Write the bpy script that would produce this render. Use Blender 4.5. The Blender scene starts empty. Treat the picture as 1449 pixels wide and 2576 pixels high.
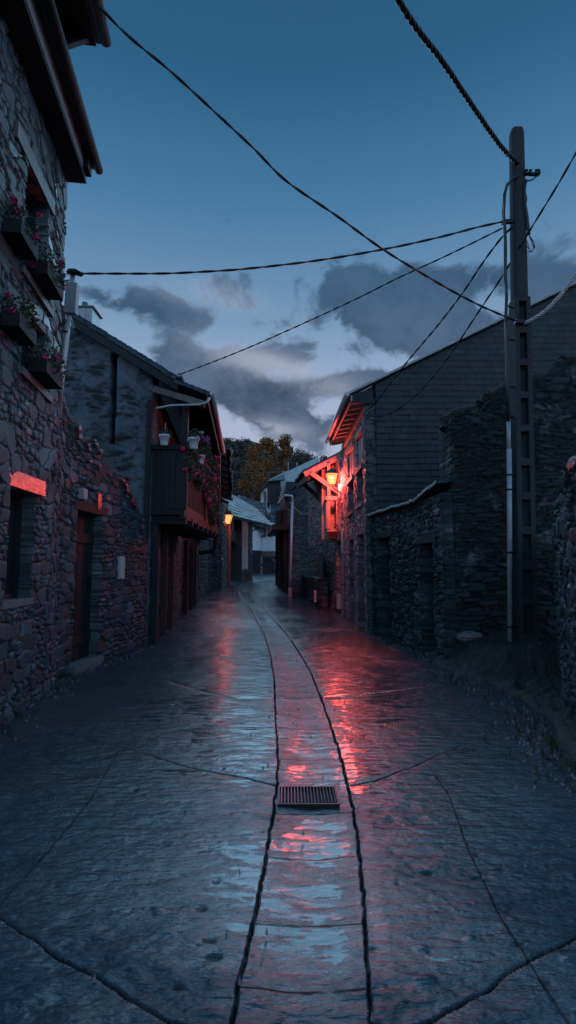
import bpy, math, random
import numpy as np
from mathutils import Vector
SC = bpy.context.scene
COL = SC.collection
# ------------------------------------------------------------ camera
FOC, CAMH = 1350.0, 1.3                      # focal length in units of a 1449 x 2576 picture
PITCH = math.atan(142/FOC); CP, SP = math.cos(PITCH), math.sin(PITCH)
cam = bpy.data.objects.new('camera', bpy.data.cameras.new('camera')); COL.objects.link(cam)
cam.location = (0, 0, CAMH); cam.rotation_euler = (math.pi/2+PITCH, 0, 0)
cam.data.sensor_fit = 'VERTICAL'; cam.data.sensor_height = 36; cam.data.sensor_width = 24
cam.data.lens = 36*FOC/2576; cam.data.clip_end = 2000; cam.data.clip_start = 0.05
SC.camera = cam
SC.view_settings.view_transform = 'Standard'; SC.view_settings.look = 'None'
SC.view_settings.exposure = 0.0; SC.view_settings.gamma = 1.0
SC.view_settings.use_curve_mapping = False

def ray(u, v):
    a = (u-724.5)/FOC; b = (1288-v)/FOC
    return a, CP-b*SP, SP+b*CP
def at(u, v, Y):
    x, y, z = ray(u, v); t = Y/y
    return Vector((x*t, Y, CAMH+z*t))
def gz(Y):
    return float(np.interp(Y, [0, 14, 17, 20, 24, 28, 34, 48, 70], [0, 0, .05, .15, .36, .58, .76, .88, 1.1]))
def gnd(u, v):
    z = 0
    for _ in range(12):
        x, y, zz = ray(u, v); t = (z-CAMH)/min(zz, -.004); z = gz(y*t)*.5+z*.5
    return (x*t, y*t)

# ------------------------------------------------------------ world: dusk sky with cloud banks
W = bpy.data.worlds.new('World'); SC.world = W; W.use_nodes = True
NT = W.node_tree; NT.nodes.clear()
class G:
    """tiny helper to write node graphs"""
    def __init__(s, nt): s.nt = nt
    def n(s, t, **k):
        x = s.nt.nodes.new(t)
        for a, b in k.items(): setattr(x, a, b)
        return x
    def put(s, sock, v):
        if isinstance(v, bpy.types.NodeSocket): s.nt.links.new(v, sock)
        else: sock.default_value = v
    def m(s, op, a, b=0.0, c=0.0, clamp=False):
        x = s.n('ShaderNodeMath', operation=op, use_clamp=clamp)
        s.put(x.inputs[0], a); s.put(x.inputs[1], b); s.put(x.inputs[2], c); return x.outputs[0]
    def mix(s, f, a, b, mode='MIX'):
        x = s.n('ShaderNodeMix', data_type='RGBA', blend_type=mode)
        s.put(x.inputs[0], f)
        s.put(x.inputs[6], a if isinstance(a, bpy.types.NodeSocket) else (*a[:3], 1))
        s.put(x.inputs[7], b if isinstance(b, bpy.types.NodeSocket) else (*b[:3], 1)); return x.outputs[2]
    def ramp(s, f, pts, interp='LINEAR'):
        x = s.n('ShaderNodeValToRGB'); r = x.color_ramp; r.interpolation = interp
        while len(r.elements) < len(pts): r.elements.new(.5)
        for e, (p, c) in zip(r.elements, pts):
            e.position = p; e.color = (*c, 1) if len(c) == 3 else c
        s.put(x.inputs[0], f); return x.outputs[0]
    def rng(s, v, a, b, c=0., d=1., smooth=True):
        x = s.n('ShaderNodeMapRange', interpolation_type='SMOOTHSTEP' if smooth else 'LINEAR')
        for i, q in enumerate((v, a, b, c, d)): s.put(x.inputs[i], q)
        return x.outputs[0]
    def noise(s, vec, scale, detail=5, rough=.55, dist=0.):
        x = s.n('ShaderNodeTexNoise'); s.put(x.inputs['Vector'], vec)
        x.inputs['Scale'].default_value = scale; x.inputs['Detail'].default_value = detail
        x.inputs['Roughness'].default_value = rough; x.inputs['Distortion'].default_value = dist; return x.outputs['Fac']
    def mapping(s, vec, scale=(1, 1, 1), loc=(0, 0, 0)):
        x = s.n('ShaderNodeMapping'); s.put(x.inputs[0], vec)
        x.inputs['Scale'].default_value = scale; x.inputs['Location'].default_value = loc; return x.outputs[0]
def lin(r, g, b):
    return tuple(((c/255)/12.92 if c/255 <= .04045 else ((c/255+.055)/1.055)**2.4) for c in (r, g, b))

g = G(NT)
tc = g.n('ShaderNodeTexCoord').outputs['Generated']
sep = g.n('ShaderNodeSeparateXYZ'); g.put(sep.inputs[0], tc)
X_, Y_, Z_ = sep.outputs
zc = g.m('MAXIMUM', Z_, 0.0)
sky = g.ramp(zc, [(0.0, lin(132, 148, 168)), (.13, lin(160, 174, 196)), (.26, lin(168, 182, 208)), (.36, lin(142, 166, 196)),
                  (.47, lin(106, 144, 180)), (.58, lin(74, 122, 162)), (.70, lin(46, 97, 134)), (.85, lin(34, 76, 108)), (1.0, lin(22, 56, 92))])
az = g.m('DIVIDE', X_, g.m('MAXIMUM', Y_, .02)); el = g.m('DIVIDE', Z_, g.m('MAXIMUM', Y_, .02))
wn = g.noise(g.mapping(tc, (1, 1, 1.25)), 9.0, 8, .6, .35)
wn2 = g.noise(g.mapping(tc, (1, 1, 1.6), (3, 1, 2)), 3.2, 7, .58, .25)
def blob(u, v, su, sv, tilt=0.):
    x, y, z = ray(u, v); a0, e0 = x/y, z/y
    a1, e1 = su/FOC, sv/FOC
    dx = g.m('SUBTRACT', az, a0); dy = g.m('SUBTRACT', el, e0)
    dy = g.m('ADD', dy, g.m('MULTIPLY', dx, tilt))
    q = g.m('ADD', g.m('POWER', g.m('ABSOLUTE', g.m('DIVIDE', dx, a1)), 2.), g.m('POWER', g.m('ABSOLUTE', g.m('DIVIDE', dy, e1)), 2.))
    return g.m('DIVIDE', 1.0, g.m('ADD', 1.0, g.m('MULTIPLY', q, q)))
def total(bl):
    s = None
    for b, w in bl:
        t = g.m('MULTIPLY', b, w)
        s = t if s is None else g.m('ADD', s, t)
    return s
dark = total([(blob(960, 800, 220, 85, .30), 1.), (blob(1090, 700, 260, 45, -.05), .85), (blob(720, 600, 170, 26, .35), .2), (blob(1400, 720, 190, 60, 0), .8),
              (blob(600, 985, 160, 60, .32), 1.25), (blob(340, 765, 160, 48, .22), 1.2), (blob(430, 880, 120, 50, .4), .6),
              (blob(900, 960, 200, 26, -.1), .75), (blob(1150, 820, 120, 60, 0), .6), (blob(760, 1075, 240, 34, 0), .55), (blob(660, 820, 60, 18, 0), .35)])
cl = g.m('ADD', dark, g.m('MULTIPLY', g.m('SUBTRACT', wn, .5), 3.9))
cl = g.m('ADD', cl, g.m('MULTIPLY', g.m('SUBTRACT', wn2, .5), 1.2))
cmask = g.rng(g.m("SUBTRACT", cl, g.rng(zc, .42, .62, 0, .35)), .24, .80)
front = g.rng(Y_, .05, .3)
cmask = g.m('MULTIPLY', cmask, front)
cback = g.m('MULTIPLY', g.rng(wn2, .50, .68, 0, .5), g.m('SUBTRACT', 1., front))
cmask = g.m('ADD', cmask, g.m('MULTIPLY', cback, g.rng(zc, .9, .3)), clamp=True)
ccol = g.mix(g.rng(wn, .32, .66), lin(38, 60, 82), lin(76, 98, 124))
ccol = g.mix(g.rng(zc, .30, .62), ccol, lin(58, 90, 120))
skyc = g.mix(g.m('MULTIPLY', cmask, .9), sky, ccol)
lite = total([(blob(620, 1075, 120, 24, .1), .9), (blob(700, 930, 170, 40, .3), .7), (blob(530, 740, 150, 40, .2), .3)])
skyc = g.mix(g.m('MULTIPLY', g.m('MULTIPLY', lite, front), g.rng(wn, .35, .6)), skyc, lin(176, 184, 202))
skyc = g.mix(g.rng(Z_, -.02, -.12), skyc, lin(30, 44, 58))
gain = g.m('ADD', 1.0, g.m('MULTIPLY', g.m('MAXIMUM', g.rng(Z_, .80, .93, 0, 2.6), g.m('MULTIPLY', g.rng(Y_, .15, -.25), g.rng(Z_, 0., .2))), 1.0))   # unseen sky overhead and behind the camera boosted as added fill light
bg = g.n('ShaderNodeBackground'); g.put(bg.inputs[0], skyc); g.put(bg.inputs[1], gain)
wo = g.n('ShaderNodeOutputWorld'); NT.links.new(bg.outputs[0], wo.inputs[0])

# ------------------------------------------------------------ weak afterglow lamp standing in for the sun below the clouds
sun = bpy.data.objects.new('sun', bpy.data.lights.new('sun', 'SUN')); COL.objects.link(sun)
sun.data.energy = 1.7; sun.data.angle = math.radians(62); sun.data.color = (.36, .70, 1)
sun.rotation_euler = Vector((-.05, .86, .56)).to_track_quat('Z', 'Y').to_euler()

# ------------------------------------------------------------ helpers
def tag(o, label=None, cat=None, group=None, kind=None):
    if label: o['label'] = label
    if cat: o['category'] = cat
    if group: o['group'] = group
    if kind: o['kind'] = kind
    return o
def empty(name, loc, label, cat, group=None):
    o = bpy.data.objects.new(name, None); COL.objects.link(o); o.location = loc; o.empty_display_size = .2
    return tag(o, label, cat, group)
def mk(name, V, F, mat, parent=None, smooth=False, attr=None):
    """numpy / list mesh in world metres, re-based on the thing it belongs to"""
    V = np.asarray(V, dtype=np.float32)
    off = np.zeros(3)
    q = parent
    chain = []
    while q is not None: chain.append(q); q = q.parent
    for q in chain: off += np.array(q.location)
    me = bpy.data.meshes.new(name)
    if isinstance(F, np.ndarray):
        n, k = F.shape
        me.vertices.add(len(V)); me.vertices.foreach_set('co', (V-off).astype(np.float32).ravel())
        me.loops.add(n*k); me.loops.foreach_set('vertex_index', F.astype(np.int32).ravel())
        me.polygons.add(n); me.polygons.foreach_set('loop_start', np.arange(0, n*k, k, dtype=np.int32))
        me.polygons.foreach_set('loop_total', np.full(n, k, dtype=np.int32))
        me.update(calc_edges=True)
    else:
        me.from_pydata([tuple(v) for v in (V-off)], [], F); me.update()
    if attr is not None:
        ca = me.color_attributes.new('st', 'FLOAT_COLOR', 'POINT')
        A = np.ones((len(V), 4), dtype=np.float32); A[:, :attr.shape[1]] = attr
        ca.data.foreach_set('color', A.ravel())
    if smooth: me.polygons.foreach_set('use_smooth', [True]*len(me.polygons))
    me.materials.append(mat)
    o = bpy.data.objects.new(name, me); COL.objects.link(o)
    if parent is not None: o.parent = parent
    return o
class MB:
    def __init__(s): s.v = []; s.f = []
    def add(s, V, F):
        n = len(s.v); s.v += [tuple(x) for x in V]; s.f += [tuple(i+n for i in q) for q in F]; return s
    def frame(s, O, U, V, N, u0, u1, v0, v1, n0, n1):
        O, U, V, N = map(Vector, (O, U, V, N))
        P = [O+U*u+V*v+N*n for n in (n0, n1) for v in (v0, v1) for u in (u0, u1)]
        return s.add(P, [(0, 2, 3, 1), (4, 5, 7, 6), (0, 1, 5, 4), (2, 6, 7, 3), (0, 4, 6, 2), (1, 3, 7, 5)])
    def box(s, x0, x1, y0, y1, z0, z1): return s.frame((0, 0, 0), (1, 0, 0), (0, 1, 0), (0, 0, 1), x0, x1, y0, y1, z0, z1)
    def beam(s, a, b, w, h=None, up=(0, 0, 1), taper=1.):
        a, b = Vector(a), Vector(b); h = h or w; d = (b-a).normalized(); u = Vector(up)
        if abs(d.dot(u)) > .95: u = Vector((0, 1, 0))
        r = d.cross(u).normalized(); u = r.cross(d).normalized()
        P = []
        for p, k in ((a, 1), (b, taper)):
            P += [p+r*(w/2*k*i)+u*(h/2*k*j) for i, j in ((-1, -1), (1, -1), (1, 1), (-1, 1))]
        return s.add(P, [(3, 2, 1, 0), (4, 5, 6, 7), (0, 1, 5, 4), (1, 2, 6, 5), (2, 3, 7, 6), (3, 0, 4, 7)])
    def tube(s, pts, r, n=8, caps=True):
        pts = [Vector(p) for p in pts]; m = len(pts); rr = r if isinstance(r, (list, tuple)) else [r]*m
        P = []; ref = None
        for i, p in enumerate(pts):
            d = (pts[min(i+1, m-1)]-pts[max(i-1, 0)]).normalized()
            if ref is None: ref = d.orthogonal().normalized()
            ref = (ref-d*ref.dot(d)).normalized(); b = d.cross(ref)
            P += [p+(ref*math.cos(2*math.pi*k/n)+b*math.sin(2*math.pi*k/n))*rr[i] for k in range(n)]
        F = [(i*n+k, i*n+(k+1) % n, (i+1)*n+(k+1) % n, (i+1)*n+k) for i in range(m-1) for k in range(n)]
        if caps: F += [tuple(range(n-1, -1, -1)), tuple(range((m-1)*n, m*n))]
        return s.add(P, F)
    def build(s, name, mat, parent=None, smooth=False): return mk(name, s.v, s.f, mat, parent, smooth)
def smoothstep(a, b, x): t = np.clip((x-a)/(b-a), 0, 1); return t*t*(3-2*t)
def vnoise(x, y, seed):
    r = np.random.RandomState(seed); T = r.rand(256, 256)
    xi = np.floor(x).astype(int); yi = np.floor(y).astype(int); fx = x-xi; fy = y-yi
    fx = fx*fx*(3-2*fx); fy = fy*fy*(3-2*fy); A = lambda i, j: T[i & 255, j & 255]
    return (A(xi, yi)*(1-fx)+A(xi+1, yi)*fx)*(1-fy)+(A(xi, yi+1)*(1-fx)+A(xi+1, yi+1)*fx)*fy
def fbm(x, y, seed, octv=4):
    s = 0; a = .5; t = 0
    for k in range(octv):
        s = s+a*vnoise(x*2**k+17*k, y*2**k+5*k, seed+k); t += a; a *= .55
    return s/t
STYLE = {  # course height, stone width, joint width, relief, warp, share of gleaming stones
    'stone':  (.14, .25, .008, .034, .03, .10),
    'rubble': (.105, .23, .008, .042, .04, .08),
    'schist': (.065, .27, .008, .028, .03, .05),
    'quoin':  (.15, .5, .014, .03, .01, .05),
    'slate':  (.13, .17, .009, .014, .012, .0),
    'slate_fine': (.11, .2, .007, .016, .008, .0),
    'slate_far': (.34, .50, .03, .05, .01, .0),
    'plaster': (.12, .36, .03, .045, .09, .05)}
def pattern(s, z, style, seed):
    hc, wc, jw, amp, warp, gl = STYLE[style]
    r = np.random.RandomState(seed)
    if not style.startswith('slate'):
        q_ = 1+.25*(fbm(s*.6+4, z*.6, seed+11, 2)-.5)
        ws = s/wc*q_+(fbm(s*3, z*3, seed+1, 3)-.5)*warp*9; wz = z/hc*q_+(fbm(s*1.5, z*1.5, seed+2, 3)-.5)*warp*14
        T = r.rand(64, 64, 8)
        def vor(ws, wz, jit):
            ri = np.floor(wz).astype(int)
            f1 = np.full(ws.shape, 99.); f2 = f1.copy(); ci = np.zeros(ws.shape, int); cj = ci.copy(); ox = f1.copy(); oy = f1.copy()
            for dj in (-1, 0, 1):
                jj = ri+dj; off = .5*(jj & 1); bi = np.floor(ws-off).astype(int)
                for di in (-1, 0, 1):
                    ii = bi+di; t = T[ii & 63, jj & 63]
                    dx = ws-(ii+off+.5+(t[..., 0]-.5)*jit); dy = wz-(jj+.5+(t[..., 1]-.5)*.45)
                    w_ = .78+.44*t[..., 2]
                    d_ = ((abs(dx)*w_)**8+(abs(dy)*w_)**8)**(1/8)
                    nw = d_ < f1; f2 = np.where(nw, f1, np.minimum(f2, d_))
                    ci = np.where(nw, ii & 63, ci); cj = np.where(nw, jj & 63, cj); ox = np.where(nw, dx, ox); oy = np.where(nw, dy, oy); f1 = np.where(nw, d_, f1)
            return f2-f1, ci, cj, ox, oy
        e, ci, cj, ox, oy = vor(ws, wz, .8); e = e*.5*hc*1.3
        e2, di, dj_, ox2, oy2 = vor(ws*1.7+7.3, wz*2.1+3.1, .9); e2 = e2*.5*hc*.6
        sp = T[ci, cj][..., 6] > .55
        e = np.where(sp, np.minimum(e, e2), e); ci = np.where(sp, di, ci); cj = np.where(sp, (dj_+31) & 63, cj); ox = np.where(sp, ox2, ox); oy = np.where(sp, oy2, oy)
        t = T[ci, cj]; J = 1-smoothstep(jw*.3, jw*.95, e+(fbm(s*30, z*30, seed+6, 2)-.5)*jw*.9)
        H = (1-J)*(.40+.6*t[..., 3]+(t[..., 4]-.5)*oy*.9+(t[..., 5]-.5)*ox*.9)+(fbm(s*11, z*13, seed+5, 4)-.5)*.35
        gloss = (T[ci, (cj+9) & 63][..., 6] < gl)*1.; tone = t[..., 7]
        if style == 'plaster':
            cover = smoothstep(.45, .60, fbm(s*2.6, z*3.4, seed+8, 4)); H = H*(1-cover*.8)+cover*.75+(fbm(s*6, z*7, seed+9, 3)-.5)*.25
            J = np.maximum(J*(1-cover), cover); tone = tone*(1-cover)+cover*.9
        return H*amp, tone, gloss*(1-J), J
    ws = s+(fbm(s*2.2, z*2.2, seed+1, 3)-.5)*warp*2.2; wz = z+(fbm(s*1.8+9, z*2.6, seed+2, 3)-.5)*warp*2.6
    reg = style.startswith('slate')
    lo, hi = wz.min()-1, wz.max()+1
    n = int((hi-lo)/hc)+3
    hs = np.full(n, hc) if reg else hc*(.55+.9*r.rand(n))
    zb = lo+np.concatenate([[0], np.cumsum(hs)]); row = np.clip(np.searchsorted(zb, wz)-1, 0, n-1)
    dz0 = wz-zb[row]; dz1 = zb[row+1]-wz
    slo, shi = ws.min()-1, ws.max()+1; m = int((shi-slo)/wc)+int(6)
    m2 = m*2+6
    wd = wc*((.85+.3*r.rand(n, m2)) if reg else (.35+1.3*r.rand(n, m2)**1.3))
    off = (np.arange(n) % 2)*.5*wc if reg else r.rand(n)*wc
    sb = slo-off[:, None]+np.concatenate([np.zeros((n, 1)), np.cumsum(wd, 1)], 1)
    col = np.zeros_like(row)
    for k in range(n):
        mk_ = row == k
        if mk_.any(): col[mk_] = np.clip(np.searchsorted(sb[k], ws[mk_])-1, 0, m2-1)
    ds = np.minimum(ws-sb[row, col], sb[row, col+1]-ws)
    T = r.rand(n, m2); T2 = r.rand(n, m2); T3 = r.rand(n, m2)*2-1; T4 = r.rand(n, m2)*2-1
    tone = T[row, col]; h2 = T2[row, col]
    if reg:
        H = (1-dz0/hc)+.5*h2
        J = np.maximum(1-smoothstep(0, jw*1.6, dz0), 1-smoothstep(0, jw*1.5, ds))
        H = H-J*.5+.35*(fbm(s*3, z*3, seed+21, 3)-.5)
        return H*amp, tone, np.zeros_like(tone)+(h2 > .93)*.4, J
    e = np.minimum(ds, np.minimum(dz0, dz1)); J = 1-smoothstep(jw*.4, jw*1.8, e)
    H = (1-J)*(.55+.45*h2)
    tilt = T3[row, col]*(dz0/hs[row]-.5)*.5+T4[row, col]*np.clip((ws-sb[row, col])/wc-.5, -1, 1)*.5
    H = H+tilt*(1-J)+(fbm(s*9, z*11, seed+5, 4)-.5)*.35
    gloss = (r.rand(n, m2) < gl)[row, col]*1.
    if style == 'plaster':
        cover = smoothstep(.40, .62, fbm(s*2.6, z*3.4, seed+8, 4)); H = H*(1-cover*.8)+cover*.75+(fbm(s*6, z*7, seed+9, 3)-.5)*.25
        J = np.maximum(J*(1-cover), cover); tone = tone*(1-cover)+cover*.9
    return H*amp, tone, gloss*(1-J), J
def extrude_edges(V, F, N, thick, A):
    """closes a one-sided sheet: walls along every open edge (tops, ends, window reveals)"""
    E = np.concatenate([F[:, [0, 1]], F[:, [1, 2]], F[:, [2, 3]], F[:, [3, 0]]])
    key = np.sort(E, 1); k = key[:, 0].astype(np.int64)*len(V)+key[:, 1]
    u, idx, cnt = np.unique(k, return_index=True, return_counts=True)
    B = E[idx[cnt == 1]]
    ids = np.unique(B); mp = {}; base = len(V)
    remap = np.full(len(V), -1); remap[ids] = base+np.arange(len(ids))
    V2 = np.concatenate([V, V[ids]-N[ids]*thick]); A2 = np.concatenate([A, A[ids]])
    F2 = np.stack([B[:, 1], B[:, 0], remap[B[:, 0]], remap[B[:, 1]]], 1)
    return V2, np.concatenate([F, F2]), A2
def wall(name, path, z0, tops, style, res, mat, parent=None, side=1, holes=(), thick=.35, seed=1, amp=1., cut=None, topn=0., smooth=False):
    """upright sheet of laid stone along a ground path; tops = [(s, z)]"""
    P = np.array(path, dtype=float); D = np.diff(P, axis=0); L = np.hypot(D[:, 0], D[:, 1]); S = np.concatenate([[0], np.cumsum(L)])
    s = np.linspace(0, S[-1], max(3, int(S[-1]/res)+1))
    for h in holes:   # put grid lines on the opening edges
        for q in h[:2]:
            if 0 < q < S[-1]: s[np.argmin(abs(s-q))] = q
    x = np.interp(s, S, P[:, 0]); y = np.interp(s, S, P[:, 1])
    tx = np.gradient(x, s); ty = np.gradient(y, s); ln = np.hypot(tx, ty); nx, ny = side*ty/ln, -side*tx/ln
    T = np.array(tops); top = np.interp(s, T[:, 0], T[:, 1])
    if topn: top = top+(fbm(s*3, s*0, seed+3, 3)-.5)*2*topn
    Zm = top.max(); R = int((Zm-z0)/res)+1
    flat = (T[:, 1].max()-T[:, 1].min() < .01 and not topn)
    if cut or flat:
        zz = np.linspace(z0, Zm, R+1)
        for h in holes:
            for q in h[2:4]:
                if z0 < q < Zm: zz[np.argmin(abs(zz-q))] = q
        Zg = np.repeat(zz[:, None], len(s), 1)
    else:
        Zg = z0+(top-z0)[None, :]*np.linspace(0, 1, R+1)[:, None]
    Sg = np.repeat(s[None, :], R+1, 0)
    H, tone, gl, J = pattern(Sg, Zg, style, seed); H = H*amp
    Nn = np.zeros((R+1, len(s), 3)); Nn[..., 0] = nx; Nn[..., 1] = ny
    V = np.stack([np.repeat(x[None], R+1, 0), np.repeat(y[None], R+1, 0), Zg], -1)+Nn*H[..., None]
    idx = np.arange((R+1)*len(s)).reshape(R+1, len(s))
    a, b, c, d = idx[:-1, :-1], idx[:-1, 1:], idx[1:, 1:], idx[1:, :-1]
    F = np.stack([a, b, c, d] if side == 1 else [d, c, b, a], -1).reshape(-1, 4)
    cs = (Sg[:-1, :-1]+Sg[1:, 1:]).ravel()/2; cz = (Zg[:-1, :-1]+Zg[1:, 1:]).ravel()/2
    keep = np.ones(len(F), bool)
    for h in holes: keep &= ~((cs > h[0]) & (cs < h[1]) & (cz > h[2]) & (cz < h[3]))
    if cut:
        tt = np.interp(cs, T[:, 0], T[:, 1])+(np.round((fbm(cs*5, cs*0+3, seed+4, 2)-.5)*8)*.05 if topn else 0); keep &= cz < tt
    F = F[keep]; A = np.stack([tone, gl, J], -1).reshape(-1, 3)
    used = np.zeros(len(A), bool); used[F.ravel()] = True; rm = np.cumsum(used)-1
    V = V.reshape(-1, 3)[used]; A = A[used]; N = Nn.reshape(-1, 3)[used]; F = rm[F]
    V, F, A = extrude_edges(V, F, N, thick, A)
    return mk(name, V, F, mat, parent, smooth, A)
def slab(name, BL, BR, TR, TL, style, res, mat, parent=None, thick=.05, seed=1, amp=1., ragged=0.):
    """slate covering on a quadrilateral seen from its outer side (counter-clockwise)"""
    BL, BR, TR, TL = [np.array(q, float) for q in (BL, BR, TR, TL)]
    nu = max(2, int(max(np.linalg.norm(BR-BL), np.linalg.norm(TR-TL))/res)); nv = max(2, int(max(np.linalg.norm(TL-BL), np.linalg.norm(TR-BR))/res))
    u = np.linspace(0, 1, nu+1)[None, :, None]; v = np.linspace(0, 1, nv+1)[:, None, None]
    P = BL*(1-u)*(1-v)+BR*u*(1-v)+TR*u*v+TL*(1-u)*v
    N = np.cross(BR-BL, TL-BL); N /= np.linalg.norm(N); U = (BR-BL)/np.linalg.norm(BR-BL); Vv = np.cross(N, U)
    s = (P-BL) @ U; t = (P-BL) @ Vv
    H, tone, gl, J = pattern(s, t, style, seed)
    if ragged: P = P-Vv*(ragged*np.round(fbm(s*4.5, s*0, seed+7, 2)*4)/4*(1-v[..., 0]))[..., None]
    V = (P+N*(H*amp)[..., None]).reshape(-1, 3)
    idx = np.arange((nu+1)*(nv+1)).reshape(nv+1, nu+1)
    F = np.stack([idx[:-1, :-1], idx[:-1, 1:], idx[1:, 1:], idx[1:, :-1]], -1).reshape(-1, 4)
    A = np.stack([tone, gl, J], -1).reshape(-1, 3)
    V, F, A = extrude_edges(V, F, np.repeat(N[None], len(V), 0), thick, A)
    n = len(V)
    C = np.array([BL, TL, TR, BR])-N*thick
    V = np.concatenate([V, C]); A = np.concatenate([A, np.tile([[.3, 0, .5]], (4, 1))]); F = np.concatenate([F, [[n, n+1, n+2, n+3]]])
    return mk(name, V, F, mat, parent, False, A)

# ------------------------------------------------------------ materials
def newmat(name):
    m = bpy.data.materials.new(name); m.use_nodes = True; nt = m.node_tree; nt.nodes.clear(); q = G(nt)
    b = q.n('ShaderNodeBsdfPrincipled'); o = q.n('ShaderNodeOutputMaterial'); nt.links.new(b.outputs[0], o.inputs[0])
    return m, q, b
def st(q):
    a = q.n('ShaderNodeAttribute', attribute_name='st'); s = q.n('ShaderNodeSeparateColor'); q.put(s.inputs[0], a.outputs['Color']); return s.outputs
def bump(q, b, h, strength=.4, dist=.01):
    x = q.n('ShaderNodeBump'); x.inputs['Strength'].default_value = strength; x.inputs['Distance'].default_value = dist
    q.put(x.inputs['Height'], h); q.put(b.inputs['Normal'], x.outputs[0])
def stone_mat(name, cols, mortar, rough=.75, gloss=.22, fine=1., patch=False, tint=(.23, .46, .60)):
    m, q, b = newmat(name); o = q.n('ShaderNodeTexCoord').outputs['Object']; r, gl, j = st(q)
    n1 = q.noise(o, 3.5, 6, .6); n2 = q.noise(o, 38, 5, .65)
    c = q.ramp(r, [(i/(len(cols)-1), k) for i, k in enumerate(cols)])
    c = q.mix(q.m('MULTIPLY', j, .85), c, mortar)
    c = q.mix(1., c, q.ramp(n1, [(.25, (.45, .45, .45)), (.75, (1.3, 1.27, 1.22))]), 'MULTIPLY')
    c = q.mix(.8, c, q.ramp(n2, [(.25, (.45, .45, .45)), (.8, (1.5, 1.5, 1.5))]), 'MULTIPLY')
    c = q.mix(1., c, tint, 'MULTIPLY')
    if patch:
        pm = q.m('MULTIPLY', q.rng(q.noise(o, 1.7, 5, .65), .54, .66), q.m('ADD', q.m('MULTIPLY', j, .8), .12)); c = q.mix(pm, c, (.20, .21, .22))
    q.put(b.inputs['Base Color'], c)
    rr = q.m('ADD', q.m('MULTIPLY', gl, gloss-rough), rough)
    rr = q.m('ADD', rr, q.m('MULTIPLY', q.m('SUBTRACT', n2, .5), .3), clamp=True)
    q.put(b.inputs['Roughness'], rr); bump(q, b, q.m('ADD', n2, q.noise(o, 110, 3)), .55*fine, .012); return m
def plain(name, col, rough=.6, metal=0., scale=12, var=.35, bmp=.25, streak=(1, 1, 1), spec=.5):
    m, q, b = newmat(name); o = q.mapping(q.n('ShaderNodeTexCoord').outputs['Object'], streak)
    n = q.noise(o, scale, 6, .62); n2 = q.noise(o, scale*6, 3)
    c = q.mix(1., (*col,), q.ramp(n, [(.25, (1-var,)*3), (.75, (1+var,)*3)]), 'MULTIPLY')
    q.put(b.inputs['Base Color'], c); b.inputs['Metallic'].default_value = metal; b.inputs['Specular IOR Level'].default_value = spec
    q.put(b.inputs['Roughness'], q.m('ADD', q.m('MULTIPLY', n2, .3), rough-.15, clamp=True)); bump(q, b, q.m('ADD', n, n2), bmp, .008); return m
M = {}
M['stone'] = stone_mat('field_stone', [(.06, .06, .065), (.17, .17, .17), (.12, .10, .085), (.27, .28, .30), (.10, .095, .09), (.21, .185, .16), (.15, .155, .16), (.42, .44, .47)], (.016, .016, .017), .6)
M['stone_lamplit'] = stone_mat('lamplit_street_stone', [(.14, .13, .13), (.30, .28, .27), (.22, .19, .17), (.40, .39, .38), (.18, .17, .16)], (.12, .11, .11), .65, tint=(.9, .9, 1.))  # lighter untinted copy of the stone, lamp glow put into its colour
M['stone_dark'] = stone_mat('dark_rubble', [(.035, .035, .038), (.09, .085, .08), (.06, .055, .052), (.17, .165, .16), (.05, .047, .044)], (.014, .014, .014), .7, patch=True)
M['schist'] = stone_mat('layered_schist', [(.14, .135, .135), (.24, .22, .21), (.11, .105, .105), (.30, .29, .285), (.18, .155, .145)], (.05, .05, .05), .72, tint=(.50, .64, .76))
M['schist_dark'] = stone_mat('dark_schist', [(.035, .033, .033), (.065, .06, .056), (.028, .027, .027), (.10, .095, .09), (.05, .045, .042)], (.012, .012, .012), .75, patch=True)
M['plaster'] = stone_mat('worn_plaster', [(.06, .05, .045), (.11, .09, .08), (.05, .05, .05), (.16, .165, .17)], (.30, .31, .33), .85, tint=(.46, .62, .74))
M['slate'] = stone_mat('slate_cladding', [(.040, .068, .075), (.052, .084, .09), (.034, .058, .064), (.062, .096, .102)], (.012, .018, .02), .6, .35, .5)
M['slate_roof'] = stone_mat('slate_roof', [(.11, .12, .13), (.15, .16, .175), (.085, .09, .10), (.21, .22, .235)], (.02, .02, .022), .5, .25, .6)
M['wood'] = plain('dark_wood', (.007, .010, .012), .65, 0, 8, .5, .5, (1, 1, .15))
M['wood_grey'] = plain('weathered_wood', (.15, .13, .11), .7, 0, 8, .45, .5, (1, 1, .2))
M['timber'] = plain('lamplit_timber', (.34, .30, .26), .6, 0, 8, .4, .4, (1, 1, .2))  # wood lightened around the near lamp, its glow put into the colour
M['render_lamplit'] = plain('lamplit_render', (.42, .38, .33), .85, 0, 4, .3, .4)  # gable colour raised beside the near lamp to carry its glow
M['wood_pale'] = plain('pale_board', (.45, .44, .42), .6, 0, 6, .25, .3, (1, 1, .2))
M['dark'] = plain('dark_interior', (.012, .012, .014), .8, 0, 5, .3, .1)
M['glass'] = plain('window_glass', (.02, .025, .03), .18, 0, 2, .2, .05)
M['zinc'] = plain('zinc_metal', (.22, .24, .26), .38, .85, 8, .3, .12)
M['tube'] = plain('galvanised_tube', (.55, .58, .60), .45, .25, 14, .25, .15)
M['pvc'] = plain('grey_conduit', (.30, .34, .38), .4, 0, 10, .2, .1)
M['cable'] = plain('black_cable', (.012, .013, .015), .45, 0, 30, .3, .1)
M['cable_pale'] = plain('pale_cable', (.55, .55, .55), .5, 0, 30, .2, .1)
M['concrete'] = plain('pole_concrete', (.030, .034, .038), .85, 0, 22, .35, .6)
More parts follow.
